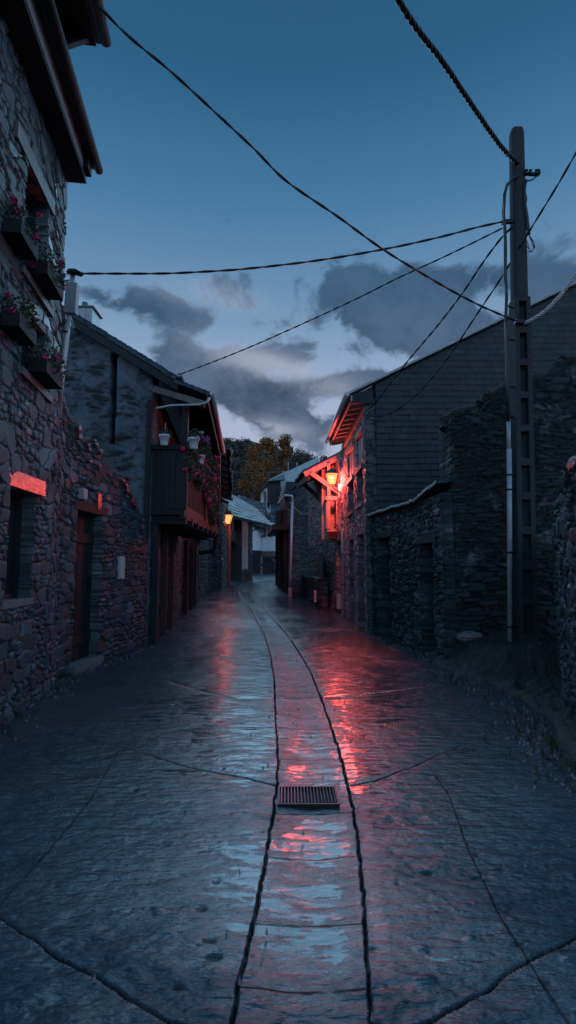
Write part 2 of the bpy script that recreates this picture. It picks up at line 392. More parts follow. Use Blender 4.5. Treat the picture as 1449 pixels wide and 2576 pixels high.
M['iron'] = plain('black_iron', (.02, .02, .022), .4, .6, 20, .3, .2)
M['box'] = plain('grey_box', (.34, .36, .38), .5, 0, 6, .2, .1)
M['plug'] = plain('white_enamel', (.62, .66, .68), .35, 0, 9, .15, .15)
M['white'] = plain('white_render', (.72, .80, .86), .9, 0, 3, .12, .25)
M['grey_render'] = plain('grey_render', (.26, .27, .28), .9, 0, 3, .25, .3)
M['lintel'] = plain('wet_red_glint', (.14, .05, .05), .27, 0, 7, .4, .3, (1, 1, 1), 1.)  # the lamp's red is put into the base colour of these glossy stones
M['sill'] = plain('stone_sill', (.14, .145, .15), .6, 0, 7, .3, .4)
M['redwood'] = plain('red_door_wood', (.05, .018, .016), .6, 0, 8, .4, .4, (1, 1, .15))
M['bank'] = plain('bank_soil', (.028, .026, .023), .85, 0, 9, .6, .9)
M['grass'] = plain('grass_blades', (.045, .055, .025), .7, 0, 3, .4, .1)
def leafmat(name, a, b_, c=None):
    m, q, b = newmat(name); o = q.n('ShaderNodeTexCoord').outputs['Object']
    n = q.noise(o, .55 if c else 6, 3); n2 = q.noise(o, 2.6 if c else 20, 3)
    col = q.mix(q.rng(n, .38, .62), a, b_)
    if c: col = q.mix(q.rng(n2, .52, .70), col, c)
    q.put(b.inputs['Base Color'], col); b.inputs['Roughness'].default_value = .7; return m
M['leaf'] = leafmat('geranium_leaf', (.035, .06, .03), (.07, .085, .045))
M['petal'] = leafmat('magenta_petal', (.42, .01, .10), (.55, .03, .18))
M['petal_bright'] = leafmat('crimson_petal', (.75, .012, .12), (.8, .05, .24))
M['petal_violet'] = leafmat('violet_petal', (.30, .12, .45), (.45, .2, .5))
M['petal_white'] = leafmat('white_petal', (.55, .55, .5), (.45, .45, .35))
M['autumn'] = leafmat('autumn_leaves', (.12, .085, .04), (.30, .13, .035), (.46, .15, .045))
M['ever'] = leafmat('evergreen_scrub', (.04, .05, .036), (.07, .075, .055), (.13, .115, .095))
M['heath'] = leafmat('heather_scrub', (.07, .05, .05), (.10, .065, .06), (.05, .05, .04))
def hillmat():
    m, q, b = newmat('hillside'); o = q.n('ShaderNodeTexCoord').outputs['Object']
    n = q.noise(o, .12, 6, .6); n2 = q.noise(o, 1.1, 6, .7)
    c = q.mix(q.rng(n, .42, .58), (.035, .04, .028), (.12, .10, .085)); c = q.mix(1., c, q.ramp(n2, [(.3, (.3, .3, .3)), (.7, (1.5, 1.4, 1.4))]), 'MULTIPLY')
    q.put(b.inputs['Base Color'], c); b.inputs['Roughness'].default_value = .95; bump(q, b, n2, 1., .5); return m
M['hill'] = hillmat()
def streetmat():
    m, q, b = newmat('wet_stone_paving'); o = q.n('ShaderNodeTexCoord').outputs['Object']; wet, j, tone = st(q)
    n1 = q.noise(o, 1.3, 5, .6); n2 = q.noise(q.mapping(o, (1, 1.25, 1)), 20, 7, .66); n3 = q.noise(o, 90, 4, .6)
    nst = q.noise(q.mapping(o, (1.2, 5.0, 1)), 3.2, 6, .65)
    c = q.mix(tone, (.012, .032, .048), (.034, .070, .096))
    c = q.mix(1., c, q.ramp(n1, [(.3, (.7, .7, .7)), (.7, (1.25, 1.2, 1.15))]), 'MULTIPLY')
    c = q.mix(1., c, q.ramp(n3, [(.28, (.25, .25, .25)), (.75, (1.8, 1.8, 1.8))]), 'MULTIPLY')
    c = q.mix(q.m('MULTIPLY', wet, .45), c, (.04, .04, .042))
    c = q.mix(j, c, (.006, .006, .006)); q.put(b.inputs['Base Color'], c)
    w = q.m('ADD', wet, q.m('MULTIPLY', q.m('SUBTRACT', nst, .5), 1.1)); w = q.m('ADD', w, q.m('MULTIPLY', q.m('SUBTRACT', n2, .5), .4), clamp=True)
    r = q.m('ADD', q.m('MULTIPLY', w, -.19), .37); r = q.m('ADD', r, q.m('MULTIPLY', j, .4), clamp=True)
    q.put(b.inputs['Roughness'], r); q.put(b.inputs['Specular IOR Level'], q.m('MULTIPLY', q.m('SUBTRACT', 1., j), q.m('ADD', q.m('MULTIPLY', w, .75), .25), clamp=True))
    nb_ = q.noise(q.mapping(o, (.8, 1.5, 1)), 17, 2, .5); h = q.m('ADD', q.m('MULTIPLY', nb_, 1.0), q.m('MULTIPLY', n3, .05)); h = q.m('ADD', h, q.m('MULTIPLY', n2, .30)); h = q.m('ADD', h, q.m('MULTIPLY', q.noise(q.mapping(o, (1.0, 4.0, 1)), 5, 2, .5), .9))
    h = q.m('MULTIPLY', h, q.m('SUBTRACT', 1.30, w)); bump(q, b, h, 1., .011); return m
M['street'] = streetmat()
def lampglass(name, col, s):
    m = bpy.data.materials.new(name); m.use_nodes = True; nt = m.node_tree; nt.nodes.clear(); q = G(nt)
    e = q.n('ShaderNodeEmission'); e.inputs[0].default_value = (*col, 1); e.inputs[1].default_value = s
    t = q.n('ShaderNodeBsdfTransparent'); t.inputs[0].default_value = (.8, .8, .8, 1); a = q.n('ShaderNodeAddShader'); o = q.n('ShaderNodeOutputMaterial')
    nt.links.new(e.outputs[0], a.inputs[0]); nt.links.new(t.outputs[0], a.inputs[1]); nt.links.new(a.outputs[0], o.inputs[0]); return m
M['lampglass'] = lampglass('lit_lamp_glass', (1, .42, .10), .95)

# ------------------------------------------------------------ ground: paved street as one height field
def lines(*L): return [[gnd(u, v) for u, v in l] for l in L]
chL = [(575, 2576), (600, 2440), (640, 2280), (668, 2150), (685, 2040), (697, 1950), (700, 1900), (697, 1840), (692, 1760), (690, 1700), (680, 1640), (665, 1590), (650, 1565), (635, 1535), (613, 1510), (603, 1492), (608, 1474), (622, 1464)]
chR = [(937, 2576), (925, 2400), (915, 2250), (905, 2130), (885, 2000), (860, 1900), (835, 1820), (808, 1745), (780, 1680), (755, 1640), (735, 1608), (713, 1580), (690, 1556), (657, 1517), (635, 1495), (630, 1480), (644, 1467)]
J_thick = lines(chL, chR, [(-200, 2180), (0, 2290), (150, 2385), (290, 2450), (400, 2520), (520, 2576), (600, 2610)],
    [(930, 2590), (1090, 2530), (1200, 2470), (1320, 2400), (1449, 2340), (1600, 2270)],
    [(100, 1825), (215, 1850), (320, 1875), (480, 1920), (600, 1940), (697, 1962)], [(885, 1962), (950, 1950), (1030, 1920), (1100, 1890), (1180, 1865)],
    [(430, 1712), (520, 1738), (600, 1752), (692, 1750)], [(805, 1745), (870, 1745), (960, 1735), (1080, 1720)])
J_thin = lines([(480, 1638), (560, 1647), (610, 1660), (682, 1664)], [(770, 1662), (850, 1652), (920, 1648)], [(526, 1560), (590, 1563), (652, 1568)],
    [(1070, 1905), (1130, 1990), (1180, 2130), (1260, 2290), (1330, 2400), (1460, 2600)], [(300, 1875), (230, 2000), (130, 2120), (0, 2260)],
    [(1080, 1720), (1180, 1790), (1260, 1850)], [(355, 1700), (280, 1780), (215, 1850)], [(1180, 1865), (1300, 1840), (1400, 1812)], [(100, 1825), (0, 1800)],
    [(697, 1815), (833, 1818)], [(697, 1890), (856, 1888)], [(690, 2022), (890, 2018)], [(668, 2132), (905, 2128)], [(640, 2290), (915, 2290)], [(600, 2440), (925, 2445)],
    [(690, 1650), (768, 1655)], [(692, 1738), (808, 1742)], [(655, 1570), (712, 1570)], [(400, 1598), (540, 1602), (668, 1604)],
    [(700, 1535), (780, 1530)], [(735, 1605), (830, 1600)], [(690, 1520), (760, 1516)], [(660, 1500), (735, 1497)], [(640, 1482), (720, 1478)], [(540, 1520), (620, 1522)], [(530, 1496), (606, 1492)], [(720, 1560), (860, 1556)])
ys = []
y = .9
while y < 62: ys.append(y); y += max(.0075, y*y*.00065)
ys = np.array(ys); xs = np.concatenate([np.linspace(-4.6, -2.6, 70)[:-1], np.linspace(-2.6, -1.1, 160)[:-1], np.linspace(-1.1, 1.3, 440)[:-1], np.linspace(1.3, 2.6, 140)[:-1], np.linspace(2.6, 4.4, 60)])
GX, GY = np.meshgrid(xs, ys); shift = np.interp(ys, [0, 24, 34, 48, 62], [0, -.3, -3.0, -8, -14])[:, None]; GX = GX*np.interp(ys, [0, 24, 40, 62], [1, 1, 1.5, 2])[:, None]+shift
def dseg(px, py, pl, wob=.012):
    px = px+(fbm(px*11, py*11, 61, 4)-.5)*wob*1.5; py = py+(fbm(px*11+5, py*11, 62, 4)-.5)*wob*1.5
    D = np.full(px.shape, 9.)
    for (ax, ay), (bx, by) in zip(pl[:-1], pl[1:]):
        m = (px > min(ax, bx)-.3) & (px < max(ax, bx)+.3) & (py > min(ay, by)-.3) & (py < max(ay, by)+.3)
        if not m.any(): continue
        dx, dy = bx-ax, by-ay; L = dx*dx+dy*dy+1e-9
        t = np.clip(((px[m]-ax)*dx+(py[m]-ay)*dy)/L, 0, 1); D[m] = np.minimum(D[m], np.hypot(px[m]-ax-t*dx, py[m]-ay-t*dy))
    return D
d1 = np.full(GX.shape, 9.); d2 = d1.copy()
for l in J_thick: d1 = np.minimum(d1, dseg(GX, GY, l))
for l in J_thin: d2 = np.minimum(d2, dseg(GX, GY, l, .008))
wj = (.0052+GY*.0008)*(.55+.9*fbm(GX*14, GY*14, 63, 3))
JK = (1-smoothstep(wj*.45, wj*1.15, d1))*np.clip(.55+1.1*fbm(GX*20, GY*20, 64, 3), 0, 1); JT = 1-smoothstep(wj*.35, wj*.9, d2); JN = np.maximum(JK, JT*.9); JD = 1-smoothstep(wj*.2, wj*.8, d1)
yL = np.array([p[1] for p in J_thick[0]]); xL = np.array([p[0] for p in J_thick[0]]); yR = np.array([p[1] for p in J_thick[1]]); xR = np.array([p[0] for p in J_thick[1]])
iL = np.argsort(yL); iR = np.argsort(yR)
cl_ = np.interp(GY, yL[iL], xL[iL]); cr_ = np.interp(GY, yR[iR], xR[iR]); inch = (GX > cl_) & (GX < cr_) & (GY < 30)
tc_ = np.clip((GX-cl_)/(cr_-cl_+1e-6), 0, 1)
base = np.interp(GY, [0, 14, 17, 20, 24, 28, 34, 48, 70], [0, 0, .05, .15, .36, .58, .76, .88, 1.1])
F1 = fbm(GX*1.1, GY*1.1, 11, 4); F2 = fbm(GX*9, GY*13, 12, 4); F3 = fbm(GX*3.2, GY*7, 13, 4)
near = 1/(1+GY*.05)
smoothz = np.zeros_like(GX)
def spot(u, v, ru, rv, w):
    global smoothz
    cx, cy = gnd(u, v); x1, _ = gnd(u+ru, v); _, y1 = gnd(u, v-rv); rx, ry = abs(x1-cx), abs(y1-cy)
    smoothz = np.maximum(smoothz, w*np.exp(-(((GX-cx)/rx)**2+((GY-cy)/ry)**2)**1.5))
for a in [(610, 1850, 120, 75, 1.15), (620, 1700, 110, 55, 1.15), (560, 1930, 200, 14, .7), (780, 1860, 90, 45, 1.), (790, 1930, 90, 26, .9), (800, 2070, 90, 60, .8), (580, 1620, 110, 45, 1.),
          (870, 1690, 120, 80, 1.15), (880, 1850, 80, 90, 1.), (640, 1520, 90, 35, .9), (760, 2300, 120, 150, .8), (740, 1540, 120, 40, .7), (870, 1610, 150, 26, 1.), (560, 2200, 160, 120, .5),
          (930, 2100, 200, 60, .3), (230, 2500, 160, 60, .4), (1050, 2300, 200, 120, .35)]: spot(*a)
wet = np.clip(smoothz*.95+1.8*(F1-.47)+.38+.7*(F3-.5), 0, 1)
dkx = inch & (GY > gnd(740, 1745)[1]) & (GY < gnd(690, 1570)[1]); wet[dkx] *= .15
rough_amt = (1-.8*wet)
Zs = base-(1-np.abs(GX-(cl_+cr_)/2)/3.5).clip(0, 1)*.035*np.exp(-((GY-0)/40)**2)
Zs = Zs+rough_amt*((F2-.5)*.008+(F3-.5)*.020)*(.6+near)+(F1-.5)*.02
Zs = Zs-inch*(.010+.018*np.sin(np.pi*tc_))-JD*.014-(1-smoothstep(.01, .09, d1))*.006*F2
rs = np.random.RandomState(5)
BU = [(400, 2270, .045, 1), (1057, 2362, .035, 1), (1075, 2175, .04, -1), (1070, 2440, .05, 1), (1180, 2340, .035, 1), (540, 2200, .03, -1), (505, 2265, .035, -1), (1200, 2190, .04, -1), (870, 2260, .012, -1), (1260, 2170, .04, -1), (340, 1975, .04, -1), (620, 2030, .03, 1), (560, 2105, .03, 1)]
for k in range(300):
    u_, v_ = rs.uniform(0, 1449), 1660+900*rs.rand()**1.3
    BU.append((u_, v_, rs.uniform(.007, .022)*(1+1.*(rs.rand() > .9)), rs.choice([-1, -1, 1])))
for (u_, v_, r_, sg) in BU:
    r_ *= .62
    cx, cy = gnd(u_, v_)
    if abs(cx) > 4: continue
    i0, i1 = np.searchsorted(ys, [cy-.15, cy+.15]); j0, j1 = np.searchsorted(xs, [cx-.15, cx+.15])
    if i1 <= i0 or j1 <= j0: continue
    a = GX[i0:i1, j0:j1]-cx; b_ = GY[i0:i1, j0:j1]-cy
    fall = np.where(inch[i0:i1, j0:j1], .25, 1.)
    Zs[i0:i1, j0:j1] += sg*r_*.34*fall*np.exp(-((a/r_)**2+(b_/(r_*.6))**2)**1.6*(.6+1.2*F2[i0:i1, j0:j1]))
    if sg < 0: JN[i0:i1, j0:j1] = np.maximum(JN[i0:i1, j0:j1], .55*fall*np.exp(-((a/r_)**2+(b_/(r_*.6))**2)**2))
V = np.stack([GX, GY, Zs], -1).reshape(-1, 3)
idx = np.arange(GX.size).reshape(GX.shape)
F = np.stack([idx[:-1, :-1], idx[:-1, 1:], idx[1:, 1:], idx[1:, :-1]], -1).reshape(-1, 4)
gratec = gnd(774, 1983)
Zs_g = (np.abs(GX-gratec[0]) < (gnd(848, 1983)[0]-gnd(700, 1983)[0])/2) & (np.abs(GY-gratec[1]) < (gnd(772, 1964)[1]-gnd(772, 2004)[1])/2)
V[:, 2] -= .05*Zs_g.ravel()
tone = np.clip(.45+(F1-.5)*1.2+(F2-.5)*.5, 0, 1); tone[dkx] *= .3; tone[GX > 1.3] = np.clip(tone[GX > 1.3]+.25, 0, 1)
street = mk('street', V, F, M['street'], None, True, np.stack([wet, JN, tone], -1).reshape(-1, 3)); tag(street, kind='structure')
del d1, d2
# wide ground out to the horizon, under the street, rising into the hill behind the village
hx = np.concatenate([np.linspace(-400, -70, 24), np.linspace(-66, 66, 150), np.linspace(70, 400, 24)]); hy = np.concatenate([np.linspace(-60, 50, 40), np.linspace(51, 160, 150), np.linspace(165, 500, 30)])
HX, HY = np.meshgrid(hx, hy)
az_ = HX/np.maximum(HY, 1)
ridge = np.interp(az_, [-.6, -.25, -.135, -.10, -.05, .0, .04, .08, .12, .2, .6], [34, 31, 27.6, 26.6, 25.8, 24.4, 22.4, 20.6, 19.0, 17, 16])
hz = np.interp(HY, [-60, 0, 14, 24, 48, 60, 105, 170, 500], [0, 0, 0, .03, .055, .10, 1., 1.02, 1.02])
HZ = np.where(HY < 50, np.interp(HY, [0, 14, 24, 34, 48, 50], [0, 0, .36, .76, .88, .9])-.12, hz*ridge*HY.clip(60, 106)/106)
HZ = np.where(HY >= 50, np.maximum(HZ, .8)+smoothstep(58, 75, HY)*(fbm(HX*.12, HY*.12, 31, 5)-.5)*3.2+smoothstep(55, 70, HY)*(fbm(HX*.7, HY*.7, 33, 4)-.5)*1.3, HZ)
idx = np.arange(HX.size).reshape(HX.shape)
hill = mk('hill_terrain', np.stack([HX, HY, HZ], -1).reshape(-1, 3), np.stack([idx[:-1, :-1], idx[:-1, 1:], idx[1:, 1:], idx[1:, :-1]], -1).reshape(-1, 4), M['hill'], None, True)
tag(hill, kind='structure')
def terr(x, y):
    i = np.clip(np.searchsorted(hy, y), 1, len(hy)-1); j = np.clip(np.searchsorted(hx, x), 1, len(hx)-1); return float(HZ[i, j])
# earth bank on the right, behind the edge of the paving
bx = np.linspace(1.6, 4.6, 200); by = np.linspace(2.5, 8.4, 330); BX, BY = np.meshgrid(bx, by)
edge = [gnd(*p) for p in [(1118, 1682), (1180, 1705), (1244, 1725), (1310, 1758), (1372, 1802), (1392, 1835), (1400, 1871), (1440, 1905), (1500, 1990)]]
ey = np.array([p[1] for p in edge])[::-1]; ex = np.array([p[0] for p in edge])[::-1]
dd = BX-np.interp(BY, ey, ex)-(fbm(BX*5, BY*5, 41, 3)-.5)*.12
ledge = smoothstep(6.15, 6.42, BY-(fbm(BX*3, BY*3, 44, 3)-.5)*.3)*smoothstep(.12, .42, dd)
BZ = -.05+smoothstep(-.08, .12, dd)*.085+smoothstep(.1, .9, dd)*.10+ledge*.26+smoothstep(0, .2, dd)*((fbm(BX*7, BY*7, 42, 5)-.5)*.13+(fbm(BX*26, BY*26, 43, 3)-.5)*.05)
idx = np.arange(BX.size).reshape(BX.shape)
tag(mk('verge', np.stack([BX, BY, BZ], -1).reshape(-1, 3), np.stack([idx[:-1, :-1], idx[:-1, 1:], idx[1:, 1:], idx[1:, :-1]], -1).reshape(-1, 4), M['bank'], None, True), kind='structure')
def bank_z(x, y):
    return float(BZ[np.clip(np.searchsorted(by, y), 0, len(by)-1), np.clip(np.searchsorted(bx, x), 0, len(bx)-1)])
random.seed(4)
mb = MB()
for k in range(2600):
    x, y = random.uniform(2.0, 4.2), random.uniform(4.2, 7.7)
    d_ = x-np.interp(y, ey, ex)
    if d_ < .05 or random.random() > .75: continue
    z = bank_z(x, y)-.01; h_ = random.uniform(.03, .11); a_ = random.uniform(0, 6.28); w_ = .004
    dx_, dy_ = random.uniform(-.05, .05), random.uniform(-.05, .05)
    mb.add([(x-w_*math.cos(a_), y-w_*math.sin(a_), z), (x+w_*math.cos(a_), y+w_*math.sin(a_), z), (x+dx_, y+dy_, z+h_)], [(0, 1, 2)])
tag(mb.build('grass', M['grass']), 'sparse dark grass growing on the earth bank under the pole', 'grass', kind='stuff')
# loose stones on the bank
def rock(name, c, r, sq, mat, label, seed, group):
    rr = random.Random(seed); V = []; nn = 9
    for i in range(nn+1):
        th = math.pi*i/nn
        for k in range(12):
            ph = 2*math.pi*k/12; q = r*(1+.22*math.sin(3*ph+seed)+.16*math.cos(2*th+seed*2)+rr.uniform(-.07, .07))
            V.append((c[0]+q*math.sin(th)*math.cos(ph)*1.25, c[1]+q*math.sin(th)*math.sin(ph), c[2]+q*math.cos(th)*sq))
    F = [(i*12+k, (i+1)*12+k, (i+1)*12+(k+1) % 12, i*12+(k+1) % 12) for i in range(nn) for k in range(12)]
    return tag(mk(name, V, F, mat), label, 'stone', group)
RK = [(1180, 1672, .15, 'flat pale stone at the corner of the earth bank, leftmost of the loose stones'), (1262, 1655, .17, 'long dark stone lying on the ledge edge of the earth bank left of the pole'), (1408, 1905, .06, 'small rounded stone on the paving edge by the near right wall'), (1375, 1668, .13, 'dark stone on the ledge to the right of the concrete pole'), (1300, 1700, .07, 'small grey stone at the foot of the earth bank under the pole')]
for i, (u, v, r, lb) in enumerate(RK):
    x, y = gnd(u, v); z = bank_z(x, y) if x > 1.7 else 0
    rock('loose_stone', (x, y, z+.02), r, .42, M['stone_dark'] if i else M['sill'], lb, i+3, 'loose stones along the right bank')
# drain grate
gx, gy = gratec
gr = empty('drain_grate', (gx, gy, 0), 'slotted iron drain grate set in the central channel', 'drain grate')
gw, gl_ = gnd(843, 1983)[0]-gnd(703, 1983)[0], gnd(772, 1964)[1]-gnd(772, 2004)[1]
x0, y0 = gx-gw/2, gy-gl_/2; zt = -.042
mb = MB()
for a in ((x0-.012, x0, y0-.012, y0+gl_+.012), (x0+gw, x0+gw+.012, y0-.012, y0+gl_+.012), (x0, x0+gw, y0-.012, y0), (x0, x0+gw, y0+gl_, y0+gl_+.012)): mb.box(*a, zt-.03, zt+.006)
mb.build('frame', M['iron'], gr)
nb = 17; mb = MB()
for k in range(nb):
    xx = x0+gw*(k+.5)/nb; mb.tube([(xx, y0, zt+.004), (xx, y0+gl_, zt+.004)], .0048, 6)
mb.build('bar', M['zinc'], gr)
MB().box(x0, x0+gw, y0, y0+gl_, zt-.028, zt-.012).build('pit', M['dark'], gr)


# ============================================================ BUILDINGS
def wf(A, B, side):
    A, B = Vector((*A, 0)), Vector((*B, 0)); U = (B-A).normalized(); return A, U, Vector((0, 0, 1)), Vector((side*U.y, -side*U.x, 0))
def window(par, W_, s0, s1, z0, z1, depth=.14, mullion=True, glass='glass', fm='wood', lintel=None, sill=None, name='window', over=.08, lh=.12, sh=.06, proud=.05):
    O, U, V_, N = W_; f = MB(); t = .045
    f.frame(O, U, V_, N, s0, s0+t, z0, z1, -depth-.05, -depth); f.frame(O, U, V_, N, s1-t, s1, z0, z1, -depth-.05, -depth)
    f.frame(O, U, V_, N, s0+t, s1-t, z1-t, z1, -depth-.05, -depth); f.frame(O, U, V_, N, s0+t, s1-t, z0, z0+t, -depth-.05, -depth)
    if mullion:
        m = (s0+s1)/2; f.frame(O, U, V_, N, m-.02, m+.02, z0+t, z1-t, -depth-.045, -depth-.005)
    fr = f.build(name, M[fm], par)
    MB().frame(O, U, V_, N, s0+t, s1-t, z0+t, z1-t, -depth-.06, -depth-.052).build('pane', M[glass], fr)
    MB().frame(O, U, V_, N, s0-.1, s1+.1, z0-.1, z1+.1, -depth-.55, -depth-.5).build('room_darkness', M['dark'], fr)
    if lintel: MB().frame(O, U, V_, N, s0-over, s1+over, z1+.002, z1+lh, -.2, proud).build('lintel', M[lintel], par)
    if sill: MB().frame(O, U, V_, N, s0-over, s1+over, z0-sh, z0-.002, -.2, proud+.03).build('sill', M[sill], par)
    return fr
def door(par, W_, s0, s1, z0, z1, depth=.18, mat='wood', planks=4, name='door'):
    O, U, V_, N = W_; f = MB(); n = planks; w = (s1-s0)/n
    for k in range(n): f.frame(O, U, V_, N, s0+k*w+.004, s0+(k+1)*w-.004, z0, z1, -depth-.04-.004*(k % 2), -depth-.004*(k % 2))
    f.frame(O, U, V_, N, s0, s1, z0+.25, z0+.37, -depth, -depth+.02); f.frame(O, U, V_, N, s0, s1, z1-.4, z1-.28, -depth, -depth+.02)
    d = f.build(name, M[mat], par)
    MB().frame(O, U, V_, N, s1-.14, s1-.11, (z0+z1)/2, (z0+z1)/2+.14, -depth+.001, -depth+.05).build('handle', M['iron'], d)
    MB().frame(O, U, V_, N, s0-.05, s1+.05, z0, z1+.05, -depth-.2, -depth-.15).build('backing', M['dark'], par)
    return d
def on(W_, s, z, n=0.): O, U, V_, N = W_; return O+U*s+V_*z+N*n

# ---- near left house
A1, B1 = (-2.16, 3.0), (-2.50, 5.62)
L1 = empty('stone_house', (-2.4, 4.3, 0), 'near left house of grey field stone with deep dark eaves and window plants', 'house')
W1 = wf(A1, B1, 1); LEN1 = (Vector(B1)-Vector(A1)).length
def sW(W_, u, v):   # where a sight line meets a wall plane -> (s, z)
    O, U, V_, N = W_; x, y, z = ray(u, v); d = Vector((x, y, z)); c = Vector((0, 0, CAMH)); t = (O-c).dot(N)/d.dot(N); p = c+d*t; return (p-O).dot(U), p.z
w_low = (sW(W1, 20, 1215), sW(W1, 83, 1250), sW(W1, 14, 1510), sW(W1, 76, 1505))
wl = (w_low[0][0], (w_low[1][0]+w_low[3][0])/2, (w_low[2][1]+w_low[3][1])/2, (w_low[0][1]+w_low[1][1])/2)
a0, a1 = sW(W1, 60, 420), sW(W1, 114, 560)
us0, us1 = sW(W1, 56, 560)[0], sW(W1, 112, 640)[0]
uz1, uz0 = sW(W1, 114, 515)[1], sW(W1, 112, 765)[1]
ls1 = sW(W1, 108, 900)[0]; ls0 = ls1-(us1-us0); lz1, lz0 = sW(W1, 108, 838)[1], sW(W1, 108, 985)[1]
print('holes', wl, (us0, us1, uz0, uz1), (ls0, ls1, lz0, lz1))
EAVE1 = at(150, 455, 5.6).z
H1 = [(wl[0], wl[1], wl[2], wl[3]), (us0, us1, uz0, uz1), (ls0, ls1, lz0, lz1)]
wn_ = sW(W1, 8, 900)
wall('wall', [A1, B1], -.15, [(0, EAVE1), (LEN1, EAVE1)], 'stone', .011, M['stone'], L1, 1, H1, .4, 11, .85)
for h in H1: window(L1, W1, *h, depth=.10, sill=None)
O, U, VV, N = W1
for h, nm in ((H1[1], 1), (H1[2], 2)):
    MB().frame(O, U, VV, N, h[0]-.05, h[1]+.22, h[2]-.07, h[2]-.002, -.2, .05).build('sill', M['sill'], L1)
# wet slab over the low window, turned to mirror the lamp into view
c_, s_ = math.cos(math.radians(8)), math.sin(math.radians(8))
Nl = Vector((1, .045, .03)).normalized(); Ul = Vector((-.045, 1, 0)).normalized(); Vl = Nl.cross(Ul); Vl = Vl if Vl.z > 0 else -Vl
lc = on(W1, (wl[0]+wl[1])/2+.015, wl[3]+.075, .04); lw = (wl[1]-wl[0])/2+.08
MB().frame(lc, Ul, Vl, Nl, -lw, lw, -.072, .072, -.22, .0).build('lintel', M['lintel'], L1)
MB().frame(O, U, VV, N, wl[0]-.04, wl[1]+.04, wl[2]-.06, wl[2]-.002, -.2, .03).build('sill', M['sill'], L1)
MB().frame(O, U, VV, N, us0-.3, us1+.12, uz1+.002, uz1+.15, -.2, .04).build('lintel', M['sill'], L1)
# end wall of the house facing up the street, and upper mass behind
ex1 = (B1[0]-3.2, B1[1]+.15)
mb = MB(); mb.add([(B1[0]-.02, B1[1]-.03, 1.9), (ex1[0], ex1[1], 1.9), (ex1[0], ex1[1], EAVE1), (B1[0]-.02, B1[1]-.03, EAVE1), (A1[0]-.1, A1[1], EAVE1), (A1[0]-3, A1[1], EAVE1)], [(0, 1, 2, 3), (3, 2, 5, 4)]); mb.build('end_wall', M['stone_dark'], L1)
# eaves: box soffit, slate edge and gutter
def along(W_, sa, sb, n0, n1, z0, z1, m, name, par): return MB().frame(*W_, sa, sb, z0, z1, n0, n1).build(name, M[m], par)
ez = at(215, 455, 5.62).z
eo = (at(215, 455, 5.62)-O).dot(N)
eo2 = (at(240, 400, 5.6)-O).dot(N)
along(W1, -1.5, LEN1+.02, -.15, eo, ez, ez+.06, 'wood', 'soffit', L1)
along(W1, -1.5, LEN1+.02, eo-.03, eo, ez+.062, ez+.30, 'box', 'fascia', L1)
mb = MB()
for k in range(11): MB().frame(O, U, VV, N, -1.2+k*.36, -1.2+k*.36+.07, ez+.07, ez+.24, -.1, eo-.04).build('rafter', M['wood'], L1)
rz = at(240, 400, 5.6).z
BLr = on(W1, -1.5, rz, eo2); BRr = on(W1, LEN1+.05, rz, eo2); TRr = on(W1, LEN1+.05, rz+1.3, eo2-2.6); TLr = on(W1, -1.5, rz+1.3, eo2-2.6)
slab('roof', TLr, TRr, BRr, BLr, 'slate_fine', .03, M['slate_roof'], L1, .06, 12) if False else slab('roof', BLr, BRr, TRr, TLr, 'slate_fine', .03, M['slate_roof'], L1, .06, 12)
MB().tube([on(W1, -1.5, rz-.02, eo2+.01), on(W1, LEN1+.1, rz-.02, eo2+.01)], .045, 10).build('gutter', M['dark'], L1, True)
MB().frame(*W1, LEN1-.16, LEN1+.0, ez+.07, rz-.02, eo-.06, eo2-.05).build('end_board', M['wood'], L1)
# dormer / upper gallery roof of the nearer part, projecting further
gz_ = at(258, 100, 4.7).z; go = (at(258, 100, 4.7)-O).dot(N); sE = (at(258, 100, 4.7)-O).dot(U)
along(W1, -1.5, sE-.02, eo2-.35, go-.05, gz_-.10, gz_-.04, 'wood', 'gallery_soffit', L1)
along(W1, -1.5, sE, go-.06, go, gz_-.05, gz_+.08, 'zinc', 'gallery_fascia', L1)
MB().tube([on(W1, -1.5, gz_, go+.03), on(W1, sE+.03, gz_, go+.03)], .05, 10).build('gallery_gutter', M['dark'], L1, True)
slab('gallery_roof', on(W1, -1.5, gz_+.09, go), on(W1, sE+.02, gz_+.09, go), on(W1, sE+.02, gz_+1.2, go-2.4), on(W1, -1.5, gz_+1.2, go-2.4), 'slate_fine', .04, M['slate_roof'], L1, .06, 14)
along(W1, -1.5, sE-.25, -.3, eo2-.3, rz+.02, gz_-.11, 'wood_grey', 'gallery_boards', L1)
MB().add([on(W1, sE-.24, rz+.1, eo2-.02), on(W1, sE-.05, gz_-.1, go-.1), on(W1, sE-.05, gz_-.1, -.2), on(W1, sE-.24, rz+.1, -.2), on(W1, sE-.29, rz+.1, eo2-.02), on(W1, sE-.10, gz_-.1, go-.1), on(W1, sE-.10, gz_-.1, -.2), on(W1, sE-.29, rz+.1, -.2)],
    [(0, 1, 2, 3), (7, 6, 5, 4), (0, 4, 5, 1), (1, 5, 6, 2), (2, 6, 7, 3), (3, 7, 4, 0)]).build('gallery_bracket', M['wood'], L1)

